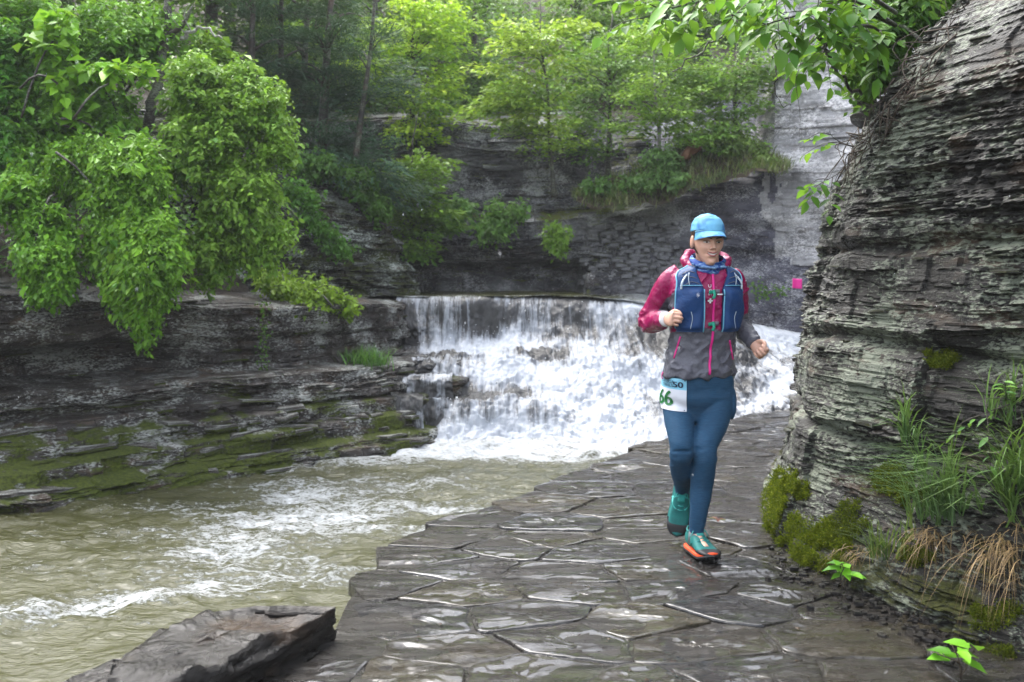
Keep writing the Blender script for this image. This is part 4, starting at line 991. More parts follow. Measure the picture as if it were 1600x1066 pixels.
# shrubs on the far cliff's ledges
shrub('ledge_shrub', 'light green shrub on the ledge of the far cliff, left one', 'shrub', P(720, 350, 15.6), [(715, 335, 34, 24, 15.3, .25), (700, 350, 24, 22, 15.2, .2)], 46, 28, .07, (.055, .15, .03), (.15, .28, .07), 1401, sag=.2, spread=.06, stems=5, rootjit=.1)
shrub('ledge_shrub', 'bright green round shrub on the ledge of the far cliff, right one', 'shrub', P(785, 355, 15.5), [(780, 345, 36, 32, 15.2, .3), (765, 370, 24, 16, 15.1, .2), (810, 330, 22, 16, 15.2, .2)], 70, 28, .07, (.07, .18, .03), (.17, .31, .06), 1402, sag=.2, spread=.06, stems=5, rootjit=.1)
shrub('ledge_shrub', 'small lime green plant drooping over the dark undercut', 'shrub', P(868, 362, 15.5), [(866, 372, 26, 18, 15.3, .2), (876, 392, 16, 18, 15.2, .12)], 36, 26, .065, (.11, .24, .03), (.24, .40, .04), 1403, sag=.2, spread=.05, stems=4, rootjit=.06)
shrub('ledge_shrub', 'low green shrub along the ledge behind the maple trunk', 'shrub', P(950, 305, 15.4), [(940, 298, 45, 12, 15.2, .2), (990, 292, 30, 14, 15.1, .2)], 50, 26, .06, (.05, .14, .025), (.13, .26, .05), 1404, sag=.2, spread=.05, stems=4, rootjit=.1)
shrub('cliff_weed', 'small green weeds in a crack of the grey cliff near the pink flag', 'plant', P(1200, 462, 14.6), [(1190, 458, 14, 10, 14.55, .08), (1212, 455, 12, 8, 14.55, .08)], 10, 18, .055, (.05, .14, .025), (.16, .30, .05), 1405, sag=.2, spread=.05, stems=3, rootjit=.05, trunkr=.004)
shrub('slope_shrub', 'pale green ferny shrub left of the rusty boulder on the slope', 'shrub', P(1040, 275, 15.0), [(1035, 255, 34, 24, 14.8, .3), (1060, 285, 30, 16, 14.6, .2), (1010, 290, 26, 14, 14.7, .2)], 70, 26, .06, (.06, .14, .035), (.15, .27, .07), 1406, sag=.2, spread=.06, stems=4, rootjit=.12)
shrub('slope_shrub', 'yellow green shrub right of the rusty boulder on the slope', 'shrub', P(1135, 240, 15.0), [(1130, 215, 40, 12, 14.9, .2), (1165, 235, 34, 14, 14.7, .2), (1195, 250, 18, 10, 14.5, .15)], 60, 26, .06, (.07, .14, .03), (.20, .29, .06), 1407, sag=.2, spread=.06, stems=4, rootjit=.12)
# grassy mound under the saplings
M['litter'] = (lambda n: n.fin(n.mix(n.mix((.035, .028, .016), (.11, .078, .045), n.noise(7, 6, .7)), (.06, .085, .02), n.ramp(n.noise(2.4, 5, .6), [(.48, 0), (.6, 1)])), .9, n.bump(n.noise(24, 6, .7), 1, .06)))(NT('leaf_litter'))
mv = []
ex = np.linspace(0, 1, 70); ey = np.linspace(0, 1, 40)
for v in ey:
    for u in ex:
        px = 900 + 330 * u; top_ = np.interp(u, [0, .35, .55, .8, 1], [296, 262, 214, 222, 262]); bot = np.interp(u, [0, .2, .4, .6, .8, 1], [318, 330, 318, 296, 276, 262])
        Yq = 15.05 + .75 * v - .9 * u; q = G(0, 0, 0)
        py = bot * (1 - v) + top_ * v
        mv.append(P(px, py, Yq + .05 * math.sin(u * 20)))
mv = np.array([tuple(q) for q in mv]); mv[:, 2] += .06 * fbm(mv[:, 0] * 4, mv[:, 1] * 4, 0, 3, 4); mv[:, 1] += .06 * fbm(mv[:, 0] * 5, mv[:, 2] * 5, 0, 5, 3)
link('mound', mesh_np('mound', mv, grid_faces(40, 70), True, M['litter']), kind='structure')
def tuft_blades(p, h, r, bend=.5, w=.004, dirv=None):
    """grass blades: 3 segments each, tapering and bending over"""
    n = len(p); az = r.uniform(0, 2 * math.pi, n); o = np.stack([np.cos(az), np.sin(az), 0 * az], 1)
    if dirv is not None: o = nrmz(o * .8 + np.asarray(dirv)); o[:, 2] = 0
    h = np.broadcast_to(h, (n,))[:, None]; b = bend * r.uniform(.3, 1.6, (n, 1)); sd_ = np.cross(o, [0, 0, 1.]) * w * r.uniform(.6, 1.4, (n, 1))
    P_ = []
    for t, k in ((0, 1.), (.35, .9), (.7, .6), (1.0, .05)):
        c = p + o * h * b * t ** 1.8 + np.array([0, 0, 1.]) * h * (t - .38 * b * t ** 2.4)
        P_ += [c - sd_ * k, c + sd_ * k]
    V = np.stack(P_, 1); q = np.arange(n)[:, None] * 8
    F = np.concatenate([q + np.array([f]) for f in ((0, 1, 3, 2), (2, 3, 5, 4), (4, 5, 7, 6))])
    return V.reshape(-1, 3), F
def tuft(name, label, cat, pts, h, c0, c1, seed, bend=.5, w=.004, dirv=None, group=None, kind=None):
    r = np.random.default_rng(seed); loc = np.mean(pts, 0)
    V, F = tuft_blades(pts, h * r.uniform(.5, 1.2, len(pts)), r, bend, w, dirv)
    o = link(name, mesh_np(name, V - loc, F, False, M['grass'], {'col': np.repeat(colvar(len(pts), c0, c1, r), 8, 0)}), None, loc)
    if kind: o['kind'] = kind
    else: tag(o, label, cat, group)
    return o
r_ = np.random.default_rng(55)
ii = r_.integers(0, len(mv), 2600)
tuft('grass', '', '', mv[ii] + r_.normal(0, .03, (2600, 3)), .16, (.06, .11, .03), (.20, .20, .08), 56, bend=.7, w=.008, kind='stuff')
tuft('grass_tuft', 'clump of upright green grass at the foot of the bank beside the falls', 'grass tuft', np.array([tuple(P(570 + r_.normal(0, 17), 580 + r_.normal(0, 3), 11.15 + r_.normal(0, .12))) for _ in range(420)]), .30, (.04, .14, .03), (.12, .27, .05), 57, bend=.45, w=.006)
# rusty boulder
bo = MB(); V, F = tube_vf(bez([P(1062, 250, 14.9), P(1075, 240, 14.85), P(1088, 226, 14.9), P(1096, 218, 15)], 14), .09 * np.sin(np.linspace(.25, 2.9, 14)), 12)
V = V + .03 * np.stack([fbm(V[:, 0] * 9, V[:, 1] * 9, V[:, 2] * 9, k, 3) for k in range(3)], 1); bo.add(V, F)
M['rust'] = rock_mat('rusty_rock', (.05, .025, .014), (.22, .10, .05), 8, fine=30)
loc = P(1078, 240, 14.9); tag(bo.build('boulder', M['rust'], None, loc), 'rusty orange brown rock lying on the grassy slope between saplings', 'rock')
# far ground cover on the slopes, too thick to count
def cover(name, fz, xr, yr, n, seed, size, c0, c1, zmin=None):
    r = np.random.default_rng(seed); x = r.uniform(*xr, n); y = r.uniform(*yr, n); z = fz(x, y)
    k = z > (zmin if zmin is not None else 1.0); x, y, z = x[k], y[k], z[k]; cl = fbm(x * 1.1, y * 1.1, 0, seed, 3); k = cl > -.25; x, y, z, cl = x[k], y[k], z[k], cl[k]; m = len(x)
    p = np.stack([x, y, z + np.abs(r.normal(0, .22, m)) * (1 + cl) + .15], 1)
    link(name, foliage_mesh(name, p, r.normal(0, 1, (m, 3)) * (1, 1, .3) + np.array([0, -.5, -.3]), r.normal(0, .4, (m, 3)) + np.array([0, -.5, 1.]), size * np.exp(r.normal(0, .25, m)), colvar(m, c0, c1, r, .45 + .5 * cl), .6, .2), kind='stuff')
cover('undergrowth', f_left, (-14, -2.2), (8.2, 18), 52000, 61, .085, (.03, .09, .022), (.11, .23, .045), 1.1)
cover('undergrowth', f_back, (-5, 8), (17.0, 24), 60000, 62, .10, (.045, .12, .03), (.16, .29, .06), 3.0)
# ------------------------------------------------------------------ plants on and over the right-hand rock
r_ = np.random.default_rng(201)
def wallpt(px, py, out=.0):
    """the point of the foreground rock wall that shows at this pixel of the photograph"""
    d = ray(px, py).normalized(); C = np.array([0, 0, CAM_H]); dv = np.array(d)
    w = WV - C; t = w @ dv; perp = np.linalg.norm(w - t[..., None] * dv, axis=-1)
    ok = perp < .03
    t = np.where(ok, t, 1e9); i = np.unravel_index(np.argmin(t), t.shape)
    if t[i] > 1e8: i = np.unravel_index(np.argmin(perp), perp.shape)
    return WV[i] + np.array([wN[i[1]][0], wN[i[1]][1], 0]) * out
WV = wV[::3, ::3]; wN_full = wN; wN = wN[::3]
def leafy_branch(name, label, cat, stems, leaf, c0, c1, seed, nleaf, limit=300, group=None, wid=.62, sr=.008):
    """stems = polylines; leaves in alternating rows along side twigs, each leaf an object"""
    r = np.random.default_rng(seed); loc = Vector(stems[0][0]); t_ = thing(name, label, cat, loc, group)
    mb = MB(); P_, D_, N_ = [], [], []
    for st in stems:
        p = bez([tuple(q) for q in st], 30); V, F = tube_vf(p, np.linspace(sr, sr * .3, 30), 6); mb.add(V, F)
        for _ in range(int(nleaf / len(stems) / 7)):
            i = int(r.uniform(4, 29)); a = p[i]; tg = p[min(i + 1, 29)] - p[i - 1]; tg /= np.linalg.norm(tg)
            dv = nrmz(tg * .5 + r.normal(0, .55, 3) + np.array([0, -.1, -.15])); L = r.uniform(.12, .30); e = a + dv * L + np.array([0, 0, -.05])
            V, F = tube_vf(bez([a, a + dv * L * .5, e], 5), np.linspace(.003, .0012, 5), 4); mb.add(V, F)
            sdv = nrmz(np.cross(dv, [0, 0, 1.]))
            for k in range(7):
                f = (k + 1) / 7; q = a + (e - a) * f; sg = 1 if k % 2 else -1
                P_.append(q); D_.append(nrmz(dv * .5 + sdv * sg * (.9 if k < 6 else .1) + np.array([0, 0, -.3]) + r.normal(0, .15, 3))); N_.append(nrmz(np.array([0, -.25, 1.]) + r.normal(0, .25, 3)))
    mb.build('twig', M['bark'], t_)
    n = len(P_); s = leaf * np.exp(r.normal(0, .2, n)); order = r.permutation(n)
    pool = []
    for k in range(8):
        V, F, kk = leaves_vf(np.zeros((1, 3)), np.array([[1., 0, 0]]), np.array([[0, 0, 1.]]), np.array([1.]), wid * r.uniform(.85, 1.15), r.uniform(.1, .35), 1)
        pool.append(mesh_np('leaf', V, F, True, M['leaf'], {'col': np.repeat(colvar(1, c0, c1, r, np.array([k / 7])), kk, 0)}))
    for i in order[:limit]:
        o = link('leaf', pool[r.integers(8)], t_)
        x = Vector(D_[i]); y = Vector(N_[i]).cross(x).normalized(); z = x.cross(y)
        o.matrix_local = Matrix.Translation(Vector(P_[i]) - loc) @ Matrix((x, y, z)).transposed().to_4x4() @ Matrix.Scale(float(s[i]), 4)
    rest = order[limit:]
    if len(rest):
        link('foliage', foliage_mesh('foliage', np.array(P_)[rest], np.array(D_)[rest], np.array(N_)[rest], s[rest], colvar(len(rest), c0, c1, r), wid, .25, 1, None, np.array(loc)), t_, kind='stuff')
    return t_
root = P(1330, 120, 5.9)
leafy_branch('overhanging_branch', 'leafy branch with large wet green leaves reaching over the runner from the rock top', 'branch',
    [[P(1400, 40, 5.6), P(1290, -5, 5.3), P(1180, -10, 5.1), P(1060, 10, 5.0), P(1000, 30, 5.0)],
     [P(1400, 40, 5.6), P(1330, 0, 5.3), P(1260, 20, 5.1), P(1190, 40, 5.0)],
     [P(1400, 20, 5.5), P(1330, -20, 5.0), P(1250, -20, 4.8), P(1130, -15, 4.7), P(1040, 0, 4.7)],
     [P(1390, 60, 5.6), P(1350, 40, 5.4), P(1300, 60, 5.3), P(1280, 95, 5.3)]], .098, (.050, .160, .020), (.13, .30, .03), 301, 520, 300, sr=.012)
shrub('rock_top_shrub', 'dense green leafy shrub growing on top of the near rock wall', 'shrub', P(1400, 110, 6.3),
      [(1370, 50, 55, 60, 6.0, .4), (1420, 20, 60, 50, 6.0, .4), (1350, 110, 40, 40, 5.9, .25), (1450, -10, 60, 40, 6.1, .3), (1395, 105, 34, 36, 5.9, .2)], 150, 34, .062, (.035, .11, .02), (.13, .27, .035), 302, sag=.2, spread=.06, parts=150, wid=.6)
limb('tree_trunk', 'mossy dark trunk on the rock top behind the leaves', 'tree trunk', [P(1352, 190, 6.6), P(1345, 120, 6.6), P(1338, 40, 6.6), P(1330, -60, 6.7)], .085, .07)
limb('bare_branch', 'dark bare branch dropping from the leaves beside the pale cliff', 'branch', [P(1282, 55, 5.3), P(1296, 90, 5.35), P(1312, 118, 5.5), P(1350, 150, 5.7)], .012, .009)
limb('bare_branch', 'long thin dark twig crossing above the birch sapling', 'branch', [P(1170, 0, 5.2), P(1130, 45, 5.2), P(1090, 85, 5.25), P(1055, 115, 5.3)], .006, .003)
limb('hanging_twig', 'thin bare twig hanging in front of the pale cliff', 'twig', [P(1213, 62, 5.3), P(1210, 110, 5.3), P(1213, 150, 5.32), P(1240, 168, 5.35)], .004, .002, extra=[[P(1255, 85, 5.3), P(1240, 135, 5.32), P(1226, 160, 5.35)], [P(1243, 130, 5.3), P(1250, 180, 5.3), P(1249, 215, 5.3)]])
leafy_branch('leaf_sprig', 'three green leaves hanging from the bare branch in front of the pale cliff', 'sprig', [[P(1310, 70, 5.3), P(1290, 85, 5.25), P(1278, 98, 5.25)]], .085, (.05, .17, .02), (.10, .26, .03), 303, 8, sr=.003)
leafy_branch('leaf_sprig', 'small leaf sprig lower on the edge of the near rock wall', 'sprig', [[P(1320, 265, 5.6), P(1295, 280, 5.5), P(1272, 292, 5.45)]], .075, (.04, .13, .02), (.12, .28, .03), 304, 24, sr=.003)
leafy_branch('leaf_sprig', 'bright leaf sprig on the wall edge below the top shrub', 'sprig', [[P(1318, 225, 5.6), P(1302, 215, 5.55), P(1296, 205, 5.5)]], .06, (.08, .2, .02), (.17, .33, .03), 305, 20, sr=.003)
# roots and dead stems along the rock's sloping top edge
r_ = np.random.default_rng(311)
rt = thing('root_mat', 'tangle of brown roots and dead stems along the sloping top edge of the near rock', 'roots', tuple(wallpt(1390, 200)))
edge = [(1312, 255), (1330, 225), (1350, 195), (1380, 165), (1405, 130), (1430, 90), (1455, 60), (1480, 25)]
M['root'] = plain('dead_root', (.055, .042, .032), .8, .2, 50)
for k in range(90):
    i = r_.integers(0, len(edge)); px, py = edge[i]; a = wallpt(px + r_.normal(8, 14), py + r_.normal(0, 14), .03); b = wallpt(px - r_.uniform(-10, 30), py + r_.uniform(10, 75), .02)
    mb = MB(); V, F = tube_vf(bez([a, (a + b) / 2 + r_.normal(0, .05, 3), b], 8), np.linspace(.004, .0013, 8) * r_.uniform(.4, 1.3), 4); mb.add(V, F); mb.build('root', M['root'], rt)
# moss cushions: bumps carrying a pile of tiny shoots
def moss(label, spots, seed, c0, c1, n=900, ln=.0095):
    r = np.random.default_rng(seed); PP = []; DD = []
    mb = MB(); 
    for (px, py, rx, ry) in spots:
        for _ in range(n):
            u = nrmz(r.normal(0, 1, 2)) * r.uniform(0, 1) ** .5
            PP.append((px + u[0] * rx, py + u[1] * ry))
    C = np.array([0, 0, CAM_H]); q = []
    w = WV.reshape(-1, 3) - C; z = w @ np.array(_f); sx_ = 800 + FPX * (w @ np.array([1., 0, 0])) / z; sy_ = 533 - FPX * (w @ np.array(_u)) / z
    nn = np.broadcast_to(np.concatenate([wN, np.zeros((len(wN), 1))], 1)[None], WV.shape).reshape(-1, 3)
    for (px, py, rx, ry) in spots:
        e = ((sx_ - px) / rx) ** 2 + ((sy_ - py) / ry) ** 2
        k = np.where((e < 1) & (z < 7))[0]
        if len(k) == 0: continue
        k = k[z[k] < z[k].min() + 1.2]
        kk = r.choice(k, n * 3); edge_ = np.sqrt(np.clip(1 - e[kk], 0, 1))
        cl = fbm(WV.reshape(-1, 3)[kk, 0] * 14, WV.reshape(-1, 3)[kk, 1] * 14, WV.reshape(-1, 3)[kk, 2] * 14, seed, 3)
        ok = (edge_ + cl * 1.7) > .50
        kk, ed, cl = kk[ok], edge_[ok], cl[ok]
        p = WV.reshape(-1, 3)[kk] + r.normal(0, .010, (len(kk), 3)) + nn[kk] * ((.002 + .008 * ed) * (1 + cl))[:, None] * r.uniform(.2, 1, (len(kk), 1))
        q.append((p, nn[kk]))
    p = np.concatenate([a for a, b in q]); nr = np.concatenate([b for a, b in q]); m = len(p)
    d = nr * .6 + np.array([0, 0, .6]) + r.normal(0, .55, (m, 3))
    o = link('moss', foliage_mesh('moss', p, d, r.normal(0, 1, (m, 3)), ln * np.exp(r.normal(0, .3, m)), colvar(m, c0, c1, r), .55, .2, 0, M['moss']), kind='stuff')
    o['label'] = label
moss('yellow green moss cushion at the foot of the near rock corner', [(1216, 805, 24, 60), (1232, 765, 26, 36), (1240, 850, 46, 62), (1225, 815, 28, 40), (1275, 865, 34, 40), (1240, 770, 26, 26), (1300, 850, 30, 40)], 401, (.045, .065, .006), (.17, .19, .012), 4200)
moss('moss on the lower right rock by the dry grass', [(1560, 985, 48, 50), (1535, 950, 30, 30), (1590, 1030, 26, 30), (1430, 860, 34, 26), (1400, 750, 34, 26), (1430, 770, 30, 24), (1475, 560, 30, 14), (1330, 830, 30, 50)], 402, (.03, .045, .006), (.12, .135, .012), 2300)
# grasses
def wp(px, py, rx, ry, n, r, out=.02): 
    base = np.array([wallpt(px + r.normal(0, rx), py + r.normal(0, ry), out) for _ in range(max(8, n // 12))])
    return base[r.integers(0, len(base), n)] + r.normal(0, .012, (n, 3))
tow = (-.8, -.5, 0)
GB0, GB1 = (.045, .10, .035), (.15, .25, .10)
for (lab, px, py, rx, ry, n, h, c0, c1, bend, sd_) in [
    ('bluish green grass tuft in the middle of the near rock', 1470, 800, 26, 16, 190, .32, GB0, GB1, .9, 501),
    ('green grass tuft growing above the middle tuft on the near rock', 1440, 700, 26, 20, 90, .24, GB0, GB1, 1.1, 502),
    ('green grass tuft at the right edge of the photo beside the dark rock', 1585, 780, 22, 26, 170, .34, (.05, .11, .03), (.16, .26, .08), 1.2, 503),
    ('thin grass growing from the crack beside the moss cushion', 1380, 860, 26, 16, 70, .20, GB0, (.16, .2, .06), .7, 504),
    ('few grass blades high at the right edge under a rock shelf', 1560, 660, 22, 16, 60, .22, GB0, GB1, .8, 505)]:
    rr = np.random.default_rng(sd_); tuft('grass_tuft', lab, 'grass tuft', wp(px, py, rx, ry, n, rr), h, c0, c1, sd_, bend, .0032, tow)
def drygrass(lab, px, py, rx, ry, n, L, seed):
    """dead stems hanging down over the rock"""
    r = np.random.default_rng(seed); b = wp(px, py, rx, ry, n, r, .03); mb = MB(); cols = []
    loc = b.mean(0); nseg = 6; t = np.linspace(0, 1, nseg)[None, :, None]
    o = np.stack([r.normal(-.55, .75, n), r.normal(-.5, .5, n), 0 * b[:, 0]], 1)[:, None]; ln = (L * r.uniform(.5, 1.2, n))[:, None, None]
    p = b[:, None] + o * ln * .55 * t ** .8 + np.array([0, 0, 1.]) * ln * (r.uniform(.0, .6, n)[:, None, None] * t - r.uniform(.7, 1.3, n)[:, None, None] * t ** 2) 
    sd_ = nrmz(np.cross(o[:, 0], [0, 0, 1.]))[:, None] * .0017 * (1.05 - t)
    V = np.stack([p - sd_, p + sd_], 2).reshape(n, nseg * 2, 3); q = np.arange(n)[:, None] * nseg * 2
    F = np.concatenate([q + np.array([[2 * k, 2 * k + 1, 2 * k + 3, 2 * k + 2]]) for k in range(nseg - 1)])
    me = mesh_np('dry_grass', V.reshape(-1, 3) - loc, F, False, M['grass'], {'col': np.repeat(colvar(n, (.13, .075, .035), (.40, .27, .13), r), nseg * 2, 0)})
    tag(link('dry_grass', me, None, loc), lab, 'dry grass')
drygrass('hanging clump of tan dead grass below the green tuft on the near rock', 1490, 835, 36, 14, 110, .22, 511)
drygrass('tan dead grass hanging at the right edge of the photo above the path', 1590, 860, 26, 18, 100, .25, 512)
drygrass('small wisp of dead grass near the moss cushion', 1345, 855, 16, 8, 46, .16, 513)
# small ferny weeds at right
leafy_branch('fern', 'small fern frond leaning from the rock at the right edge', 'fern', [[wallpt(1590, 640, .01), wallpt(1575, 612, .08), wallpt(1540, 620, .14)], [wallpt(1590, 640, .01), wallpt(1570, 640, .10), wallpt(1550, 665, .12)]], .045, (.05, .15, .03), (.13, .27, .05), 321, 34, wid=.4, sr=.003)
def seedling(lab, px, py, leaf, seed, n=9):
    b = G(px, py, .0); r = np.random.default_rng(seed); t_ = thing('seedling', lab, 'plant', b)
    mb = MB()
    for k in range(3):
        V, F = tube_vf(bez([tuple(b), tuple(b + Vector((r.normal(0, .02), r.normal(0, .02), .06))), tuple(b + Vector((r.normal(0, .05), r.normal(0, .04), .11)))], 6), .0025, 5); mb.add(V, F)
    mb.build('stem', M['root'], t_)
    for k in range(n):
        a = k * 2.4; V, F, kk = leaves_vf(np.zeros((1, 3)), np.array([[1., 0, 0]]), np.array([[0, 0, 1.]]), np.array([1.]), .62, .25, 1)
        me = mesh_np('leaf', V, F, True, M['leaf'], {'col': np.repeat(colvar(1, (.08, .25, .02), (.17, .40, .03), r), kk, 0)})
        o = link('leaf', me, t_); x = Vector((math.cos(a), math.sin(a), r.uniform(-.5, .3))).normalized(); y = Vector((0, -.2, 1)).cross(x).normalized(); z = x.cross(y)
        o.matrix_local = Matrix.Translation(Vector((r.normal(0, .02), r.normal(0, .02), r.uniform(.05, .13)))) @ Matrix((x, y, z)).transposed().to_4x4() @ Matrix.Scale(leaf * r.uniform(.7, 1.2), 4)
seedling('bright green seedling growing at the path edge below the moss cushion', 1318, 922, .085, 331, 11)
seedling('bright green seedling at the bottom right beside the mossy rock', 1500, 1062, .085, 332, 10)
# fallen leaf
b = G(1122, 812, .012); V, F, kk = leaves_vf(np.zeros((3, 3)), np.array([[1., .2, 0], [-.6, .5, .1], [-.2, -1, 0]]), np.array([[0, 0, 1.]] * 3), np.array([.05, .06, .04]), .6, .4, 1)
tag(link('fallen_leaf', mesh_np('fallen_leaf', V, F, True, M['leaf'], {'col': np.tile(np.array([[.10, .03, .02, 1.]]), (len(V), 1))}), None, b), 'dark red fallen leaf on the wet flagstones behind the front shoe', 'leaf')
# bits of shale at the wall's foot
r_ = np.random.default_rng(341); pool = [slab_mesh('stone', 900 + i, M['kerb'], 7, .2) for i in range(6)]
MBs = MB()
for k in range(240):
    px = r_.uniform(1205, 1500); py = np.interp(px, [1205, 1260, 1380, 1500], [870, 905, 950, 1010]) + r_.normal(4, 14)
    b = np.array(G(px, py, .01)); me = pool[r_.integers(6)]; v = np.array([tuple(q.co) for q in me.vertices]); a = r_.uniform(0, 6.3); s_ = math.exp(r_.uniform(math.log(.008), math.log(.05)))
    v = v * np.array([s_, s_ * .7, s_ * .35]); v = np.stack([v[:, 0] * math.cos(a) - v[:, 1] * math.sin(a), v[:, 0] * math.sin(a) + v[:, 1] * math.cos(a), v[:, 2]], 1) + b
    MBs.add(v, np.array([list(p.vertices) + ([p.vertices[2]] if len(p.vertices) == 3 else []) for p in me.polygons]))
MBs.build('rubble', M['kerb'], None, (0, 0, 0), False, 'stuff')
# ---- pink course flag
fp = P(1245, 443, 12.9); fl = thing('course_flag', 'small bright pink square marker flag on a thin wire right of the runner', 'flag', (fp.x, fp.y, fp.z - .55))
mb = MB(); V, F = tube_vf([(fp.x - .06, fp.y, fp.z - .55), (fp.x - .06, fp.y, fp.z + .06)], .0025, 6); mb.add(V, F); mb.build('wire', plain('steel_wire', (.25, .25, .25), .4), fl)
u, v = np.meshgrid(np.linspace(0, 1, 9), np.linspace(0, 1, 9)); w_ = .125
V = np.stack([fp.x - .06 + u * w_, fp.y + .012 * np.sin(u * 4) , fp.z - .06 + v * .125 - .01 * u], -1).reshape(-1, 3)
mb = MB(); mb.add(V, grid_faces(9, 9)); o = mb.build('flag_sheet', plain('pink_vinyl', (.85, .03, .32), .4), fl)
sm = o.modifiers.new('s', 'SOLIDIFY'); sm.thickness = .001

# ---- rain: single falling drops
r_ = np.random.default_rng(777)
n = 170; yy = r_.uniform(1.6, 9, n); px = r_.uniform(-50, 1650, n); py = r_.uniform(-40, 900, n)
pp = np.array([tuple(P(a, b, c)) for a, b, c in zip(px, py, yy)]); pp = pp[pp[:, 2] > .15]; n = len(pp)
V0, F0 = ellipsoid_lo = (np.array([(1, 0, 0), (-1, 0, 0), (0, 1, 0), (0, -1, 0), (0, 0, 1.0), (0, 0, -1.0)]), np.array([(0, 2, 4), (2, 1, 4), (1, 3, 4), (3, 0, 4), (2, 0, 5), (1, 2, 5), (3, 1, 5), (0, 3, 5)]))
V = pp[:, None] + V0[None] * np.array([.0008, .0008, .0030]) * r_.uniform(.5, 1.4, (n, 1, 1)); F = (np.arange(n)[:, None, None] * 6 + F0[None]).reshape(-1, 3)
link('rain', mesh_np('rain', V.reshape(-1, 3), F, True, plain('rain_drop', (.8, .82, .85), .1)), kind='stuff')
# ================================================================== THE RUNNER
from mathutils.bvhtree import BVHTree
def raw_obj(parts):
    V = []; F = []; n = 0
    for v, f in parts:
        f = np.asarray(f)
        if f.shape[1] == 3: f = np.concatenate([f, f[:, 2:3]], 1)
        V.append(v); F.append(f + n); n += len(v)
    return np.concatenate(V), np.concatenate(F)
def fuse(parts, voxel, it=3):
    """closed lofts -> one continuous surface"""
    V, F = raw_obj(parts)
    me = bpy.data.meshes.new('tmp'); fs = [tuple(dict.fromkeys(f)) for f in F.tolist()]
    me.from_pydata(V.tolist(), [], fs); me.update()
    ob = bpy.data.objects.new('tmp', me); COL.objects.link(ob)
    m = ob.modifiers.new('r', 'REMESH'); m.mode = 'VOXEL'; m.voxel_size = voxel
    s = ob.modifiers.new('s', 'SMOOTH'); s.iterations = it; s.factor = .5
    dg = bpy.context.evaluated_depsgraph_get(); out = bpy.data.meshes.new_from_object(ob.evaluated_get(dg))
    v = np.empty(len(out.vertices) * 3); out.vertices.foreach_get('co', v)
    k = np.array([p.loop_total for p in out.polygons]); li = np.empty(len(out.loops), np.int32); out.loops.foreach_get('vertex_index', li)
    st = np.cumsum(k) - k
    f = np.stack([li[st], li[st + 1], li[st + 2], np.where(k == 4, li[np.minimum(st + 3, len(li) - 1)], li[st + 2])], 1)
    nrm_ = np.empty(len(out.vertices) * 3); out.vertices.foreach_get('normal', nrm_)
    bpy.data.objects.remove(ob); bpy.data.meshes.remove(me); bpy.data.meshes.remove(out)
    return v.reshape(-1, 3), f, nrm_.reshape(-1, 3)
def A3(v): return np.array(tuple(v), float)
def PX(px, py, Y): return A3(P(px, py, Y))
def segdist(p, a, b):
    ab = b - a; t = np.clip((p - a) @ ab / (ab @ ab), 0, 1); return np.linalg.norm(p - (a + t[:, None] * ab), axis=1), t
def ellipsoid(c, r, R=None, seg=20, rings=12):
    u = np.linspace(0, math.pi, rings)[1:-1]; th = np.linspace(0, 2 * math.pi, seg, endpoint=False)
    V = np.stack([np.outer(np.sin(u), np.cos(th)), np.outer(np.sin(u), np.sin(th)), np.outer(np.cos(u), np.ones(seg))], -1).reshape(-1, 3)
    V = np.concatenate([V, [[0, 0, 1], [0, 0, -1]]]) * np.array(r); n = len(u)
    F = grid_faces(n, seg, True)[:, ::-1]; j = np.arange(seg)
    F = np.concatenate([F, np.stack([j, (j + 1) % seg, np.full(seg, n * seg), np.full(seg, n * seg)], 1), np.stack([(n - 1) * seg + (j + 1) % seg, (n - 1) * seg + j, np.full(seg, n * seg + 1), np.full(seg, n * seg + 1)], 1)])
    if R is not None: V = V @ np.asarray(R).T
    return V + np.asarray(c), F
def rings_loft(secs, n=40, power=2.3, seg=48, yaw=0.0):
    """secs: (centre xyz, half width, half depth) upward; smooth between"""
    a = bez([tuple(s[0]) + (0,) if 0 else tuple(s[0]) for s in secs], n); w = bez([(s[1], s[2], 0) for s in secs], n)
    th = np.linspace(0, 2 * math.pi, seg, endpoint=False); e = 2 / power
    c = np.sign(np.cos(th)) * np.abs(np.cos(th)) ** e; s_ = np.sign(np.sin(th)) * np.abs(np.sin(th)) ** e
    x = c[None] * w[:, :1]; y = s_[None] * w[:, 1:2]
    X = x * math.cos(yaw) - y * math.sin(yaw); Y = x * math.sin(yaw) + y * math.cos(yaw)
    V = np.stack([a[:, :1] + X, a[:, 1:2] + Y, a[:, 2:] + 0 * X], -1).reshape(-1, 3); F = grid_faces(n, seg, True); j = np.arange(seg)
    V = np.concatenate([V, [a[0]], [a[-1]]])
    F = np.concatenate([F, np.stack([(j + 1) % seg, j, np.full(seg, n * seg), np.full(seg, n * seg)], 1), np.stack([(n - 1) * seg + j, (n - 1) * seg + (j + 1) % seg, np.full(seg, n * seg + 1), np.full(seg, n * seg + 1)], 1)])
    return V, F
PL = P(1092, 868, 4.82); ploc = (PL.x, 4.8, 0)
person = thing('person', 'woman running toward the camera in magenta and grey rain jacket, blue vest, leggings and cap', 'person', ploc)
YAW = .17
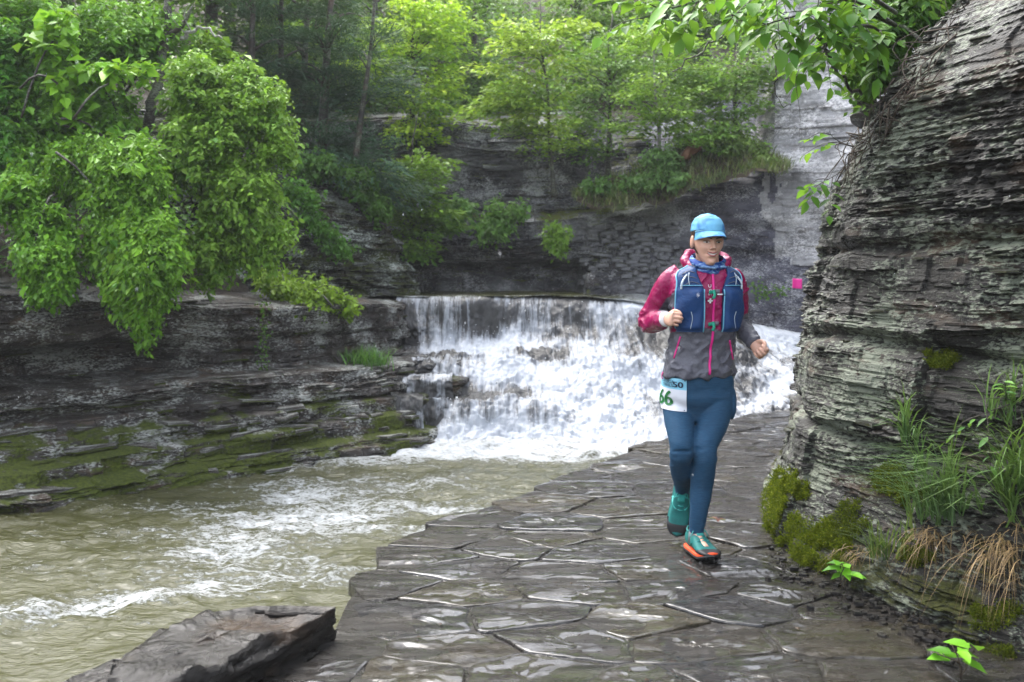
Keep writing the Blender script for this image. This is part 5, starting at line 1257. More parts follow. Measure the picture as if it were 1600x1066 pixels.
# torso of the jacket: (px centre, py, Y, half width, half depth)
TS = [(1091, 588, 4.86, .179, .124), (1092, 575, 4.86, .178, .124), (1095, 548, 4.86, .164, .114), (1098, 515, 4.85, .160, .116), (1099, 480, 4.84, .168, .122), (1099, 455, 4.84, .174, .122), (1100, 436, 4.84, .172, .108), (1101, 425, 4.84, .150, .092), (1103, 418, 4.84, .105, .078), (1104, 413, 4.845, .080, .066)]
torso = rings_loft([(PX(a, b, c), d, e) for a, b, c, d, e in TS], 60, 2.25, 64, YAW)
torso_bvh = BVHTree.FromPolygons([tuple(v) for v in torso[0]], [tuple(dict.fromkeys(f)) for f in torso[1].tolist()])
tz = np.array([PX(a, b, c)[2] for a, b, c, d, e in TS]); tcx = np.array([PX(a, b, c)[0] for a, b, c, d, e in TS]); tcy = np.array([c for a, b, c, d, e in TS])
def wrap(th, z, off, bvh=None, ax=None):
    """the point on the clothing at angle th (0 = her front, + = image right) and height z, pushed out by off"""
    cx, cy = ax if ax else (np.interp(z, tz, tcx), np.interp(z, tz, tcy))
    d = Vector((math.sin(th), -math.cos(th), 0)); c = Vector((cx, cy, z))
    h = (bvh or torso_bvh).ray_cast(c + d * .6, -d, .6)[0]
    if h is None: h = c + d * .05
    return np.array(h + d * off)
TH0 = .19
def zf(py): return PX(1100, py, 4.73)[2]
# arms: her right arm is on the left of the photo
shR, elR, wrR = PX(1048, 440, 4.86), PX(1015, 503, 4.98), PX(1041, 499, 4.76)
shL, elL, wrL = PX(1147, 441, 4.87), PX(1152, 504, 4.98), PX(1178, 537, 4.82)
def limb_vf(pts, r, n=30, seg=28): 
    return tube_vf(bez(pts, n), bez([(q, 0, 0) for q in r], n)[:, 0], seg)
chR = PX(1064, 428, 4.85); chL = PX(1138, 428, 4.86)
sleeveR = limb_vf([chR, shR, (shR + elR) / 2 + np.array([-.008, .0, 0]), elR, (elR + wrR) / 2, wrR], [.05, .062, .058, .056, .049, .036])
sleeveL = limb_vf([chL, shL, (shL + elL) / 2 + np.array([.008, 0, 0]), elL, (elL + wrL) / 2, wrL], [.05, .060, .054, .052, .046, .037])
# hood bunched behind and round the neck
th = np.linspace(0, 2 * math.pi, 40)
nc = PX(1104, 413, 4.84)
hoodp = np.stack([nc[0] + .100 * np.sin(th), nc[1] - .078 * np.cos(th) + .016, nc[2] + .006 - .036 * np.cos(th) + .010 * np.abs(np.sin(th))], 1)
hood = tube_vf(hoodp, .026 - .006 * np.cos(th) + .003 * np.sin(th * 7), 14)
jv, jf, jn = fuse([torso, sleeveR, sleeveL, hood], .0055, 5)
# crumpled rain shell: folds
dl, tl_ = segdist(jv, elL, wrL); du, _ = segdist(jv, shL, elL); dr, tr_ = segdist(jv, elR, wrR); dru, _ = segdist(jv, shR, elR)
arm = np.minimum(np.minimum(dl, du), np.minimum(dr, dru)) < .085
z = jv[:, 2]
fold = 1.6 * (1 - np.abs(fbm(jv[:, 0] * 6 + z * 7, jv[:, 1] * 6, z * 9 - jv[:, 0] * 7, 601, 3))).clip(0, 1) ** 4 - .4
f2 = 1 - 2 * np.abs(fbm(jv[:, 0] * 22, jv[:, 1] * 22, z * 26, 602, 2))
jv = jv + jn * ((.0075 * fold + .0012 * f2) * np.where(arm, .8, .85))[:, None]
hem = sstep(zf(570), zf(584), z)
jv = jv + jn * (hem * .006 * np.sin(np.arctan2(jv[:, 0] - tcx[0], -(jv[:, 1] - 4.86)) * 9))[:, None]
# colour panels of the shell
grey_line = zf(513) + .006 * np.sin(jv[:, 0] * 30)
isgrey = (z < grey_line) & (np.minimum(dr, dru) > .075)
isgrey |= (dl < .075) & (tl_ > .02) & (z < zf(492))
a_ = PX(1052, 450, 4.85); b_ = PX(1027, 492, 4.86); dd, _ = segdist(jv[:, [0, 2]], a_[[0, 2]], b_[[0, 2]])
pan = (dd < .020 + .02 * np.clip((a_[2] - z) / .12, 0, 1)) & (z < a_[2]) & (z > b_[2]) & (jv[:, 0] > b_[0] + (a_[0] - b_[0]) * np.clip((z - b_[2]) / (a_[2] - b_[2]), 0, 1) - .004)
isgrey |= pan
fm = isgrey[jf[:, 0]].astype(np.int32)
def shell(name, c):
    n = NT(name); w = n.noise(26, 5, .6)
    col = n.mix([q * .8 for q in c], [min(1, q * 1.18) for q in c], w)
    drop = n.voro(160)
    h = n.math('ADD', n.noise(38, 6, .65, n.map((1, 1, .6)), .8), n.math('MULTIPLY', n.ramp(drop, [(.0, 1), (.25, 0)]), .25))
    return n.fin(col, n.ramp(n.noise(14, 4), [(.35, .16), (.7, .36)]), n.bump(h, .6, .012), .42)
M['magenta'] = shell('magenta_shell', (.27, .002, .072)); M['greysh'] = shell('grey_shell', (.095, .095, .118))
def tri_mesh(name, V, F, mats, midx=None, smooth=True):
    T = []; I = []
    tri = F[:, 2] == F[:, 3]
    q = F[~tri]; T = np.concatenate([F[tri][:, :3], q[:, [0, 1, 2]], q[:, [0, 2, 3]]])
    if midx is not None: I = np.concatenate([midx[tri], midx[~tri], midx[~tri]])
    return mesh_np(name, V, T, smooth, None, None, mats, I if midx is not None else None)
jacket = link('jacket', tri_mesh('jacket', jv - np.array(ploc), jf, [M['magenta'], M['greysh']], fm), person)
jacket_bvh = BVHTree.FromPolygons([tuple(v) for v in jv], [tuple(dict.fromkeys(f)) for f in jf.tolist()])
def surf_line(pts, off, bvh): return np.array([wrap(t, zz, off, bvh) for t, zz in pts])
def part(name, vf_list, mat, parent=None, smooth=True):
    mb = MB()
    for v, f in vf_list: mb.add(v, f)
    mb_parent = parent or person
    V = np.concatenate(mb.v) - np.array(ploc)
    me = mesh_tq(name, V, np.concatenate(mb.f), smooth, mat)
    return link(name, me, mb_parent)
M['pink'] = plain('pink_zip', (.72, .02, .24), .45, .4); M['trim'] = plain('light_blue_trim', (.16, .44, .60), .5, .4)
M['white'] = plain('white_print', (.80, .80, .82), .5, .3); M['green'] = plain('green_webbing', (.02, .30, .20), .55, .3, 300)
M['buckle'] = plain('grey_buckle', (.10, .10, .13), .35, .5); M['hose'] = plain('clear_hose', (.45, .52, .58), .25, .5)
L1 = surf_line([(TH0 + .02, q) for q in np.linspace(zf(586), zf(424), 40)], .004, jacket_bvh)
part('zip', [tube_vf(L1, .0028, 6, .0062, hint=(0, -1, 0))], M['pink'], jacket)
for (a, b) in (((1063, 526), (1053, 560)), ((1140, 532), (1145, 562))):
    pz = [((a[0] + (b[0] - a[0]) * t), (a[1] + (b[1] - a[1]) * t)) for t in np.linspace(0, 1, 10)]
    L = []
    for px, py in pz:
        r0 = ray(px, py).normalized(); h = jacket_bvh.ray_cast(Vector((0, 0, CAM_H)), r0)[0]
        if h is not None: L.append(np.array(h - r0 * .003))
    if len(L) > 3: part('pocket_zip', [tube_vf(np.array(L), .0025, 6, .0042, hint=(0, -1, 0))], M['pink'], jacket)
# small white chest marks: letters on their side and a four-petal emblem
def text_vf(s, size, rot=0.0):
    cu = bpy.data.curves.new('t', 'FONT'); cu.body = s; cu.size = size; cu.align_x = 'CENTER'; cu.align_y = 'CENTER'; cu.resolution_u = 3
    ob = bpy.data.objects.new('t', cu); COL.objects.link(ob); dg = bpy.context.evaluated_depsgraph_get()
    me = bpy.data.meshes.new_from_object(ob.evaluated_get(dg)); bm = bmesh.new(); bm.from_mesh(me)
    bmesh.ops.triangulate(bm, faces=bm.faces[:]); V = np.array([tuple(v.co) for v in bm.verts]); bm.verts.ensure_lookup_table(); F = np.array([[v.index for v in f.verts] for f in bm.faces])
    bm.free(); bpy.data.objects.remove(ob); bpy.data.curves.remove(cu); bpy.data.meshes.remove(me)
    c, s_ = math.cos(rot), math.sin(rot); V = np.stack([V[:, 0] * c - V[:, 1] * s_, V[:, 0] * s_ + V[:, 1] * c], 1)
    return V, F
def onto(V2, th, z, off, bvh, r=.125, ax=None):
    return np.array([wrap(th + x / r, z + y, off, bvh, ax) for x, y in V2])
lt = []
for k, (g, py) in enumerate((('C', 447), ('o', 453.5), ('S', 460))):
    V, F = text_vf(g, .024, math.pi / 2); lt.append((onto(V, TH0 - .135, zf(py), .006, jacket_bvh), F))
for a in range(4):
    c, s_ = math.cos(a * math.pi / 2), math.sin(a * math.pi / 2); q = np.array([(0, 0), (.005, .004), (.010, .0045), (.013, 0), (.010, -.0045), (.005, -.004)])
    V = np.stack([q[:, 0] * c - q[:, 1] * s_, q[:, 0] * s_ + q[:, 1] * c], 1); lt.append((onto(V, TH0 - .135, zf(470), .007, jacket_bvh), np.array([(0, 1, 2), (0, 2, 3), (0, 3, 4), (0, 4, 5)])))
part('chest_marks', lt, M['white'], jacket, False)
# cuffs
for el, wr in ((elR, wrR), (elL, wrL)):
    d = (wr - el) / np.linalg.norm(wr - el); part('cuff', [tube_vf([wr - d * .003, wr + d * .004, wr + d * .008], [.0365, .036, .032], 20)], M['white'] if wr is wrR else M['greysh'], jacket)
# drawcord at the hem
hc = wrap(-1.35, zf(584), .006, jacket_bvh); part('drawcord', [tube_vf(bez([hc, hc + np.array([-.006, 0, -.02]), hc + np.array([.0, 0, -.036])], 8), .003, 6)], M['pink'], jacket)

# ---- hydration vest
M['vest'] = (lambda n: n.fin(n.mix((.006, .030, .105), (.016, .065, .20), n.noise(30, 5, .6)), .5, n.bump(n.math('ADD', n.noise(60, 4, .6), n.math('MULTIPLY', n.noise(9, 4), 1.6)), .5, .01), .25))(NT('vest_blue'))
vest = link('running_vest', None, person) if 0 else None
def panel(sgn):
    zs = np.concatenate([np.linspace(zf(519), zf(452), 26), np.linspace(zf(449), zf(412), 14)]); nt_ = 22
    inn = np.interp(zs, [zf(519), zf(500), zf(452), zf(440), zf(412)], [.36, .34, .35, .50, .88])
    outr = np.interp(zs, [zf(519), zf(505), zf(480), zf(452), zf(440), zf(412)], [1.20, 1.26, 1.20, 1.16, 1.18, 1.42])
    o1 = []; o2 = []
    for i, zz in enumerate(zs):
        for u in np.linspace(0, 1, nt_):
            th = TH0 + sgn * (inn[i] + (outr[i] - inn[i]) * u)
            e = min(1, 5.5 * min(u, 1 - u) + .08)
            full = sstep(zf(521), zf(512), zz) * (1 - .78 * sstep(zf(458), zf(446), zz)) 
            bul = .012 + (.024 * math.sqrt(e) * (1 + .25 * math.sin(zz * 40 + u * 5))) * full * (1 - .2 * u)
            o1.append(wrap(th, zz, bul)); o2.append(wrap(th, zz, .004))
    n = len(zs); V = np.array(o1 + o2); N_ = n * nt_
    F = grid_faces(n, nt_); G2 = F[:, ::-1] + N_
    rim = []
    for i in range(n - 1):
        for j in (0, nt_ - 1): rim.append([i * nt_ + j, (i + 1) * nt_ + j, (i + 1) * nt_ + j + N_, i * nt_ + j + N_])
    for j in range(nt_ - 1):
        for i in (0, n - 1): rim.append([i * nt_ + j, i * nt_ + j + 1, i * nt_ + j + 1 + N_, i * nt_ + j + N_])
    return (V, np.concatenate([F, G2, rim])), np.array(o1).reshape(n, nt_, 3), zs
pa, ga, zs_ = panel(-1); pb, gb, _ = panel(1)
bk = []   # back of the vest
zb = np.linspace(zf(510), zf(414), 16); o = [[wrap(t, zz, .016) for t in np.linspace(math.pi - 1.25, math.pi + 1.25, 16)] for zz in zb]; o2 = [[wrap(t, zz, .004) for t in np.linspace(math.pi - 1.25, math.pi + 1.25, 16)] for zz in zb]
bk = (np.concatenate([np.array(o).reshape(-1, 3), np.array(o2).reshape(-1, 3)]), np.concatenate([grid_faces(16, 16), grid_faces(16, 16)[:, ::-1] + 256]))
# straps over the shoulders
ov = []
for g in (ga, gb):
    a0, a1 = g[-1, 3], g[-1, -4]; top = (a0 + a1) / 2
    pp = bez([top + np.array([0, -.004, -.01]), top + np.array([0, .045, .022]), top + np.array([0, .10, .012]), top + np.array([0, .135, -.04])], 12)
    ov.append(tube_vf(pp, .008, 12, np.linalg.norm(a1 - a0) / 2 * 1.15, hint=(0, -.5, 1), power=4))
vest = part('running_vest', [pa, pb, bk] + ov, M['vest'])
for g, s_ in ((ga, -1), (gb, 1)):
    part('trim', [tube_vf(g[:26, 0] + np.array([0, -.002, 0]), .0034, 6)], M['trim'], vest)
    part('trim', [tube_vf(np.concatenate([g[2:26:2, -1], g[26:, -1]]) + np.array([0, -.003, 0]), .0040, 6)], M['trim'], vest)
    part('pocket_piping', [tube_vf(bez([g[2, 9], g[8, 8], g[12, 9]], 14) + np.array([0, -.003, 0]), .0018, 5)], M['hose'], vest)
    part('shoulder_tube', [tube_vf(bez([g[25, 17] + np.array([0, -.010, 0]), g[30, 15] + np.array([0, -.012, 0]), g[39, 11] + np.array([0, -.012, .008])], 14), .0052, 8)], M['hose'], vest)
    part('lacing', [tube_vf(bez([g[i, 2] + np.array([0, -.003, 0]), g[i + 1, 9] + np.array([0, -.006, 0]), g[i + (1 if k % 2 else -1), 15] + np.array([0, -.003, 0])], 8), .0020, 5) for k, i in enumerate((28, 31, 34, 37))], M['buckle'], vest)
    part('strap_band', [tube_vf(np.array([g[27, j] for j in range(0, 20, 2)]) + np.array([0, -.005, 0]), .0045, 6, .002, hint=(0, -1, 0))], M['trim'], vest)
    part('strap_cord', [tube_vf(bez([g[27, 11] + np.array([0, -.006, 0]), g[31, 10] + np.array([0, -.010, 0]), g[34, 8] + np.array([0, -.008, 0])], 8), .0022, 5)], M['hose'], vest)
for py in (455.5, 505.5):
    zz = zf(py); L = np.array([wrap(TH0 + t, zz + .004 * math.sin(t * 9), .018 - .008 * math.cos(t * 9)) for t in np.linspace(-.19, .05, 14)])
    cs = part('chest_strap', [tube_vf(L, .0088, 8, .0022, hint=(0, 0, 1))], M['green'], vest)
    c0 = wrap(TH0 - .02, zz, .016); part('strap_tail', [tube_vf(bez([c0, c0 + np.array([.004, -.004, -.018]), c0 + np.array([-.004, -.003, -.034])], 7), .0075, 8, .003, hint=(1, 0, 0))], M['green'], vest)
    Lb = np.array([wrap(TH0 + t, zz, .016) for t in np.linspace(.05, .18, 8)]); part('buckle', [tube_vf(Lb, .010, 8, .005, hint=(0, 0, 1), power=4)], M['buckle'], vest)
wl_ = np.array([wrap(TH0 + t, zf(460) , .024) for t in np.linspace(.08, .26, 6)]); part('whistle', [tube_vf(wl_, .0032, 6)], M['white'], vest)

# ---- leggings
hipL, knL, anL = PX(1117, 618, 4.87), PX(1102, 712, 4.74), PX(1088, 832, 4.80)
hipR, knR, anR = PX(1062, 618, 4.89), PX(1065, 706, 4.74), PX(1066, 768, 5.02)
pel = rings_loft([(PX(1090, 575, 4.87), .150, .105), (PX(1091, 590, 4.87), .170, .118), (PX(1091, 606, 4.88), .173, .122), (PX(1091, 622, 4.88), .172, .125), (PX(1090, 640, 4.88), .125, .10), (PX(1090, 655, 4.87), .085, .075)], 24, 2.4, 48, .05)
LPTS = [hipL, hipL * .6 + knL * .4 + np.array([.012, .0, 0]), knL + np.array([0, .01, .05]), knL, knL + np.array([-.001, .01, -.05]), knL * .62 + anL * .38 + np.array([.004, .022, 0]), knL * .3 + anL * .7, anL]; LR = [.093, .078, .061, .0575, .054, .0575, .045, .034]; legL = limb_vf(LPTS, LR, 44)
RPTS = [hipR, hipR * .6 + knR * .4 + np.array([-.006, .0, 0]), knR + np.array([0, .01, .05]), knR, knR + np.array([0, .03, -.04]), knR * .62 + anR * .38 + np.array([0, .0, -.015]), knR * .3 + anR * .7, anR]; RR = [.089, .075, .059, .0555, .053, .056, .045, .035]; legR = limb_vf(RPTS, RR, 44)
glute = ellipsoid(PX(1090, 612, 4.95), (.15, .085, .10))
pk = PX(1146, 628, 4.86); pocket = ellipsoid(pk + np.array([-.008, 0, -.008]), (.020, .055, .082))
crotch = ellipsoid(PX(1090, 650, 4.875), (.045, .06, .062))
lv, lf, ln_ = fuse([pel, legL, legR, glute, pocket, crotch], .0055, 5)
wr_ = 1 - 2 * np.abs(fbm(lv[:, 0] * 10, lv[:, 1] * 10, lv[:, 2] * 24, 611, 3))
kn = np.exp(-((lv[:, 2] - knL[2]) / .06) ** 2) + np.exp(-((lv[:, 2] - (anL[2] + .03)) / .05) ** 2) + .6 * np.exp(-((lv[:, 2] - hipL[2]) / .08) ** 2)
lv = lv + ln_ * (.0022 * wr_ * (.3 + kn))[:, None]
n = NT('blue_leggings'); hz_ = n.noise(1.0, 6, .7, n.map((34, 34, 420))); 
M['legg'] = n.fin(n.mix(n.mix((.010, .038, .082), (.031, .097, .180), n.ramp(hz_, [(.3, 0), (.7, 1)])), (.014, .048, .095), n.ramp(n.noise(5, 4), [(.45, 0), (.7, .6)])), .75, n.bump(n.noise(1.0, 4, .6, n.map((120, 120, 700))), .3, .002), .2)
legs = link('leggings', tri_mesh('leggings', lv - np.array(ploc), lf, [M['legg']]), person)
leg_bvh = BVHTree.FromPolygons([tuple(v) for v in lv], [tuple(dict.fromkeys(f)) for f in lf.tolist()])
# pocket edge on her left thigh
pe = []
for py in (600, 620, 640, 652): 
    q = PX(1150, py, 4.87); pe.append(q + np.array([.006 if py < 645 else -.012, -.012, 0]))
# shirt hem below the jacket
sh = np.array([wrap(TH0 + t, zf(590 + 7 * math.sin((t + .1) * 2.2)), -.004) for t in np.linspace(-.1, 1.3, 20)]); 
part('shirt_hem', [tube_vf(sh, .014, 8, .006, hint=(0, 0, 1))], plain('grey_green_shirt', (.12, .15, .15), .8), jacket)
# race bib on her right hip
bx = (PX(1078, 612, 4.90)[0], 4.90)
zt, zbm = PX(1050, 590, 4.78)[2], PX(1050, 641, 4.78)[2]
def bibp(u, v, off):  # u 0..1 from her side to her front, v 0..1 up
    th = -1.62 + 1.34 * u; zz = zbm + (zt - zbm) * v - .012 * (u - .5) * 1.0 * (1 if 1 else 0)
    return wrap(th, zz, .006 + off + .003 * math.sin(u * 7 + v * 3), leg_bvh, bx)
def bib_sheet(v0, v1, off):
    g = np.array([[bibp(u, v, off) for u in np.linspace(0, 1, 18)] for v in np.linspace(v0, v1, 12)]); return g.reshape(-1, 3), grid_faces(12, 18)
bib = part('race_bib', [bib_sheet(0, .655, 0)], plain('bib_paper', (.62, .64, .70), .45, .4))
part('bib_header', [bib_sheet(.655, 1, 0)], plain('bib_blue', (.22, .52, .68), .45, .4), bib)
def bib_text(s, size, u, v, mat, off=.0025, squeeze=1.0):
    V, F = text_vf(s, size); W_ = .168; H_ = zt - zbm
    return part('lettering', [(np.array([bibp(u + x * squeeze / W_, v + y / H_, off) for x, y in V]), F)], mat, bib, False)
ink = plain('navy_ink', (.012, .018, .05), .5); gink = plain('green_ink', (.008, .13, .03), .5)
def bold(s, size, u, v, mat, d=.0016, sq=1.0):
    for dx in (-d, 0, d): bib_text(s, size, u + dx / .168, v, mat, .0025 + abs(dx) * .1 + .0002 * (dx > 0), sq)
bold('50', .040, .80, .80, ink, .0012, 1.05)
bib_text('CAYUGA', .021, .47, .87, ink); bib_text('TRAILS', .021, .49, .755, ink)
bold('66', .104, .39, .335, gink, .0034, .9)
for u, v in ((.96, .95), (.95, .04)): part('safety_pin', [ellipsoid(bibp(u, v, .004), (.003, .002, .003), None, 8, 6)], M['buckle'], bib)

# ---- head and body
Hc = PX(1105, 376.5, 4.79)
fw = np.array([.13, -.985, -.08]); fw /= np.linalg.norm(fw); rt_ = np.cross(fw, [0, 0, 1.0]); rt_ = -rt_ if rt_[0] < 0 else rt_; rt_ /= np.linalg.norm(rt_)
rt_ = rt_ + np.array([0, 0, -.02]); rt_ /= np.linalg.norm(rt_); up_ = np.cross(rt_, fw); up_ = up_ if up_[2] > 0 else -up_
HM = np.stack([rt_, fw, up_], 1)            # local x right, y forward, z up
def HW(p): return np.asarray(p, float) @ HM.T + Hc
hs_ = [(-.113, .014, .016, .060), (-.108, .021, .026, .056), (-.095, .030, .042, .046), (-.075, .042, .060, .031), (-.05, .055, .076, .016), (-.02, .066, .087, .004), (.01, .070, .094, 0), (.04, .072, .097, -.003), (.07, .067, .091, -.005), (.095, .053, .074, -.008), (.111, .028, .042, -.010), (.116, .006, .01, -.010)]
v, f = rings_loft([((0, c, zz), a, b) for zz, a, b, c in hs_], 44, 2.15, 48); head = (HW(v), f)
nose = tube_vf(HW(bez([(0, .086, .016), (0, .095, 0), (0, .104, -.020), (0, .103, -.031)], 10)), [.0065, .006, .006, .0065, .007, .0078, .009, .0098, .0100, .0075], 12)
nos = [ellipsoid(HW((s * .0095, .094, -.031)), (.0068, .009, .0062), HM, 12, 8) for s in (-1, 1)]
ears = [ellipsoid(HW((s * .073, -.006, -.008)), (.008, .019, .031), HM, 14, 10) for s in (-1, 1)]
neck = limb_vf([PX(1104, 428, 4.85), PX(1105, 405, 4.835), HW((0, -.012, -.04))], [.06, .055, .05])
def hand(wrist, X, Y, side, curl=(62, 150, 225), k=1.0):
    X = X / np.linalg.norm(X); Y = Y - X * (X @ Y); Y /= np.linalg.norm(Y); Z = np.cross(X, Y) * side
    R = np.stack([X, Y, Z], 1); T = lambda p: wrist + (np.asarray(p, float) * k) @ R.T
    out = [tube_vf(T([(-.05, 0, 0), (-.01, 0, 0), (.02, .002, -.002), (.05, .001, -.002), (.078, 0, 0), (.088, 0, -.002)]), np.array([.024, .021, .019, .018, .016, .010]) * k, 20, np.array([.028, .026, .034, .039, .039, .032]) * k, hint=Z)]
    for i, (bx_, l1, l2, l3, rr) in enumerate(((.082, .040, .024, .020, .0086), (.087, .044, .028, .021, .0089), (.082, .041, .026, .021, .0084), (.073, .033, .020, .018, .0074))):
        y = .0285 - .0188 * i; p = np.array([bx_ - .012, y, 0.0]); pts = [p - np.array([.03, y * .15, 0]), p]
        for L, a in zip((l1, l2, l3), curl):
            a = math.radians(a - 4 * i); pts.append(pts[-1] + np.array([math.cos(a), 0, -math.sin(a)]) * L)
        q = bez(pts, 26); out.append(tube_vf(T(q), np.interp(np.linspace(0, 1, 26), [0, .3, 1], [rr * 1.08, rr, rr * .82]) * k, 12))
        out.append(ellipsoid(T(q[-1]), np.array([rr, rr, rr]) * .82 * k, None, 10, 8))
    q = bez([(.012, .022, -.008), (.035, .042, -.020), (.060, .044, -.034), (.078, .030, -.044)], 18); out.append(tube_vf(T(q), np.linspace(.0135, .0085, 18) * k, 12)); out.append(ellipsoid(T(q[-1]), np.array([.0085] * 3) * k, None, 10, 8))
    return out
dR = wrR - elR; hR = hand(wrR, np.array([.22, -.96, .08]), np.array([.18, 0, 1.0]), 1.0, k=.93)
hL = hand(wrL, np.array([.42, -.50, -.55]), np.array([.35, .1, 1.0]), -1.0, k=.93)
armR = limb_vf([chR, shR, (shR + elR) / 2 + np.array([-.008, .0, 0]), elR, (elR + wrR) / 2, wrR], [.03, .040, .038, .032, .027, .022]); armL = limb_vf([chL, shL, (shL + elL) / 2 + np.array([.008, 0, 0]), elL, (elL + wrL) / 2, wrL], [.03, .038, .036, .030, .026, .022])
core = rings_loft([(PX(a, b, c), d * .86, e * .84) for a, b, c, d, e in TS[:-1]], 40, 2.2, 40, YAW)
bpel = rings_loft([(PX(1091, 575, 4.87), .14, .10), (PX(1091, 606, 4.88), .162, .112), (PX(1090, 636, 4.88), .11, .09)], 16, 2.3, 40, .05)
def inner(pts, r): return limb_vf(pts, [q * .80 for q in r], 44)
bl = inner(LPTS, LR); br = inner(RPTS, RR)
dL_ = np.array([.20, -.97, .0]); dR_ = np.array([-.16, -.34, -.93])
def foot(an, d): d = d / np.linalg.norm(d); return limb_vf([an, an + d * .05 + np.array([0, 0, -.03]), an + d * .13 + np.array([0, 0, -.045])], [.028, .022, .015])
bv, bf, bn = fuse([head, nose] + nos + ears + [neck, core, armR, armL, bpel, bl, br, foot(anL, dL_)] + hR + hL, .0031, 2)
# face modelling
lo = (bv - Hc) @ HM; x, y, zl = lo.T
front = (y > .02) & (np.abs(x) < .075) & (np.abs(zl) < .12)
def ga(x0, z0, sx_, sz_): return np.exp(-((x - x0) / sx_) ** 2 - ((zl - z0) / sz_) ** 2)
dy = np.zeros(len(bv))
for s in (-1, 1):
    dy += -.0105 * ga(s * .030, -.002, .017, .011) + .0045 * ga(s * .030, .019, .020, .007) + .0060 * ga(s * .040, -.030, .017, .015) - .0035 * ga(s * .030, -.052, .006, .012) - .004 * ga(s * .058, -.06, .02, .02)
dy += .0075 * ga(0, -.098, .018, .012) + .0045 * ga(0, -.051, .020, .0045) + .0055 * ga(0, -.067, .019, .0055) - .0065 * ga(0, -.0585, .024, .0030) - .003 * ga(0, -.080, .02, .006)
dy = np.where(front, dy, 0)
bv = bv + dy[:, None] * fw
n = NT('skin'); n.fin(n.mix((.56, .31, .22), (.64, .38, .28), n.noise(40, 5)), .42, n.bump(n.noise(300, 3), .2, .002), .45); n.p.inputs['Subsurface Weight'].default_value = .12; n.p.inputs['Subsurface Radius'].default_value = (.01, .004, .002)
M['skin'] = n.m
body = link('body', tri_mesh('body', bv - np.array(ploc), bf, [M['skin']]), person)
body_bvh = BVHTree.FromPolygons([tuple(v) for v in bv], [tuple(dict.fromkeys(f)) for f in bf.tolist()])
def face_pt(x, z, off=.001):
    o = Vector(HW((x, .2, z))); h = body_bvh.ray_cast(o, Vector(-fw))[0]
    return np.array(h) + fw * off if h is not None else HW((x, .09, z))
def face_patch(outline, off):
    c = np.mean(outline, 0); n_ = len(outline); V = [face_pt(*c, off)] + [face_pt(*q, off) for q in outline] ; j = np.arange(n_)
    V += [face_pt(*(c + (np.array(q) - c) * .55), off * 1.15) for q in outline]
    F = [[1 + k, 1 + (k + 1) % n_, 1 + n_ + (k + 1) % n_, 1 + n_ + k] for k in range(n_)] + [[1 + n_ + k, 1 + n_ + (k + 1) % n_, 0, 0] for k in range(n_)]
    return np.array(V), np.array(F)
M['hair'] = plain('brown_hair', (.045, .024, .014), .55, .4, 200); M['lip'] = plain('lip', (.34, .10, .09), .35); M['tooth'] = plain('tooth_white', (.78, .75, .70), .3)
M['eyew'] = plain('eye_white', (.55, .53, .50), .2); M['iris'] = plain('dark_iris', (.02, .013, .010), .1)
for s in (-1, 1):
    e = [(s * .030 + .0135 * math.cos(a), -.003 + (.0042 if math.sin(a) > 0 else .0034) * math.sin(a)) for a in np.linspace(0, 2 * math.pi, 18, endpoint=False)]
    ey = part('eye', [face_patch(e, .0015)], M['eyew'])
    part('iris', [face_patch([(s * .030 + .002 + .0048 * math.cos(a), -.0027 + .0040 * math.sin(a)) for a in np.linspace(0, 2 * math.pi, 14, endpoint=False)], .0028)], M['iris'], ey)
    part('eyelash', [tube_vf(np.array([face_pt(s * .030 + .0150 * t, .0012 + .0032 * (1 - t * t), .0028) for t in np.linspace(-1, 1, 10)]), .0014, 5)], M['hair'], ey)
    part('eyebrow', [tube_vf(np.array([face_pt(s * (.030 + .019 * t), .0165 + .0035 * (1 - (t - .2) ** 2), .0012) for t in np.linspace(-1, 1, 12)]), np.interp(np.linspace(-1, 1, 12), [-1, 0, 1], [.0028, .003, .0012]), 6)], M['hair'])
mo = [(.0235 * math.cos(a), -.0565 + .0070 * math.cos(a) ** 2 + (.0030 if math.sin(a) > 0 else .0085) * math.sin(a)) for a in np.linspace(0, 2 * math.pi, 22, endpoint=False)]
mouth = part('mouth', [face_patch(mo, .0018)], M['tooth'])
t = np.linspace(-1, 1, 16)
part('lip', [tube_vf(np.array([face_pt(.026 * q, -.0520 + .0060 * q * q - .001 * math.exp(-(q / .15) ** 2), .001) for q in t]), 0.0026 * np.sqrt(1.02 - t * t) + .0006, 8)], M['lip'], mouth)
part('lip', [tube_vf(np.array([face_pt(.025 * q, -.0665 + .0115 * q * q, .001) for q in t]), .0034 * np.sqrt(1.02 - t * t) + .0006, 8)], M['lip'], mouth)
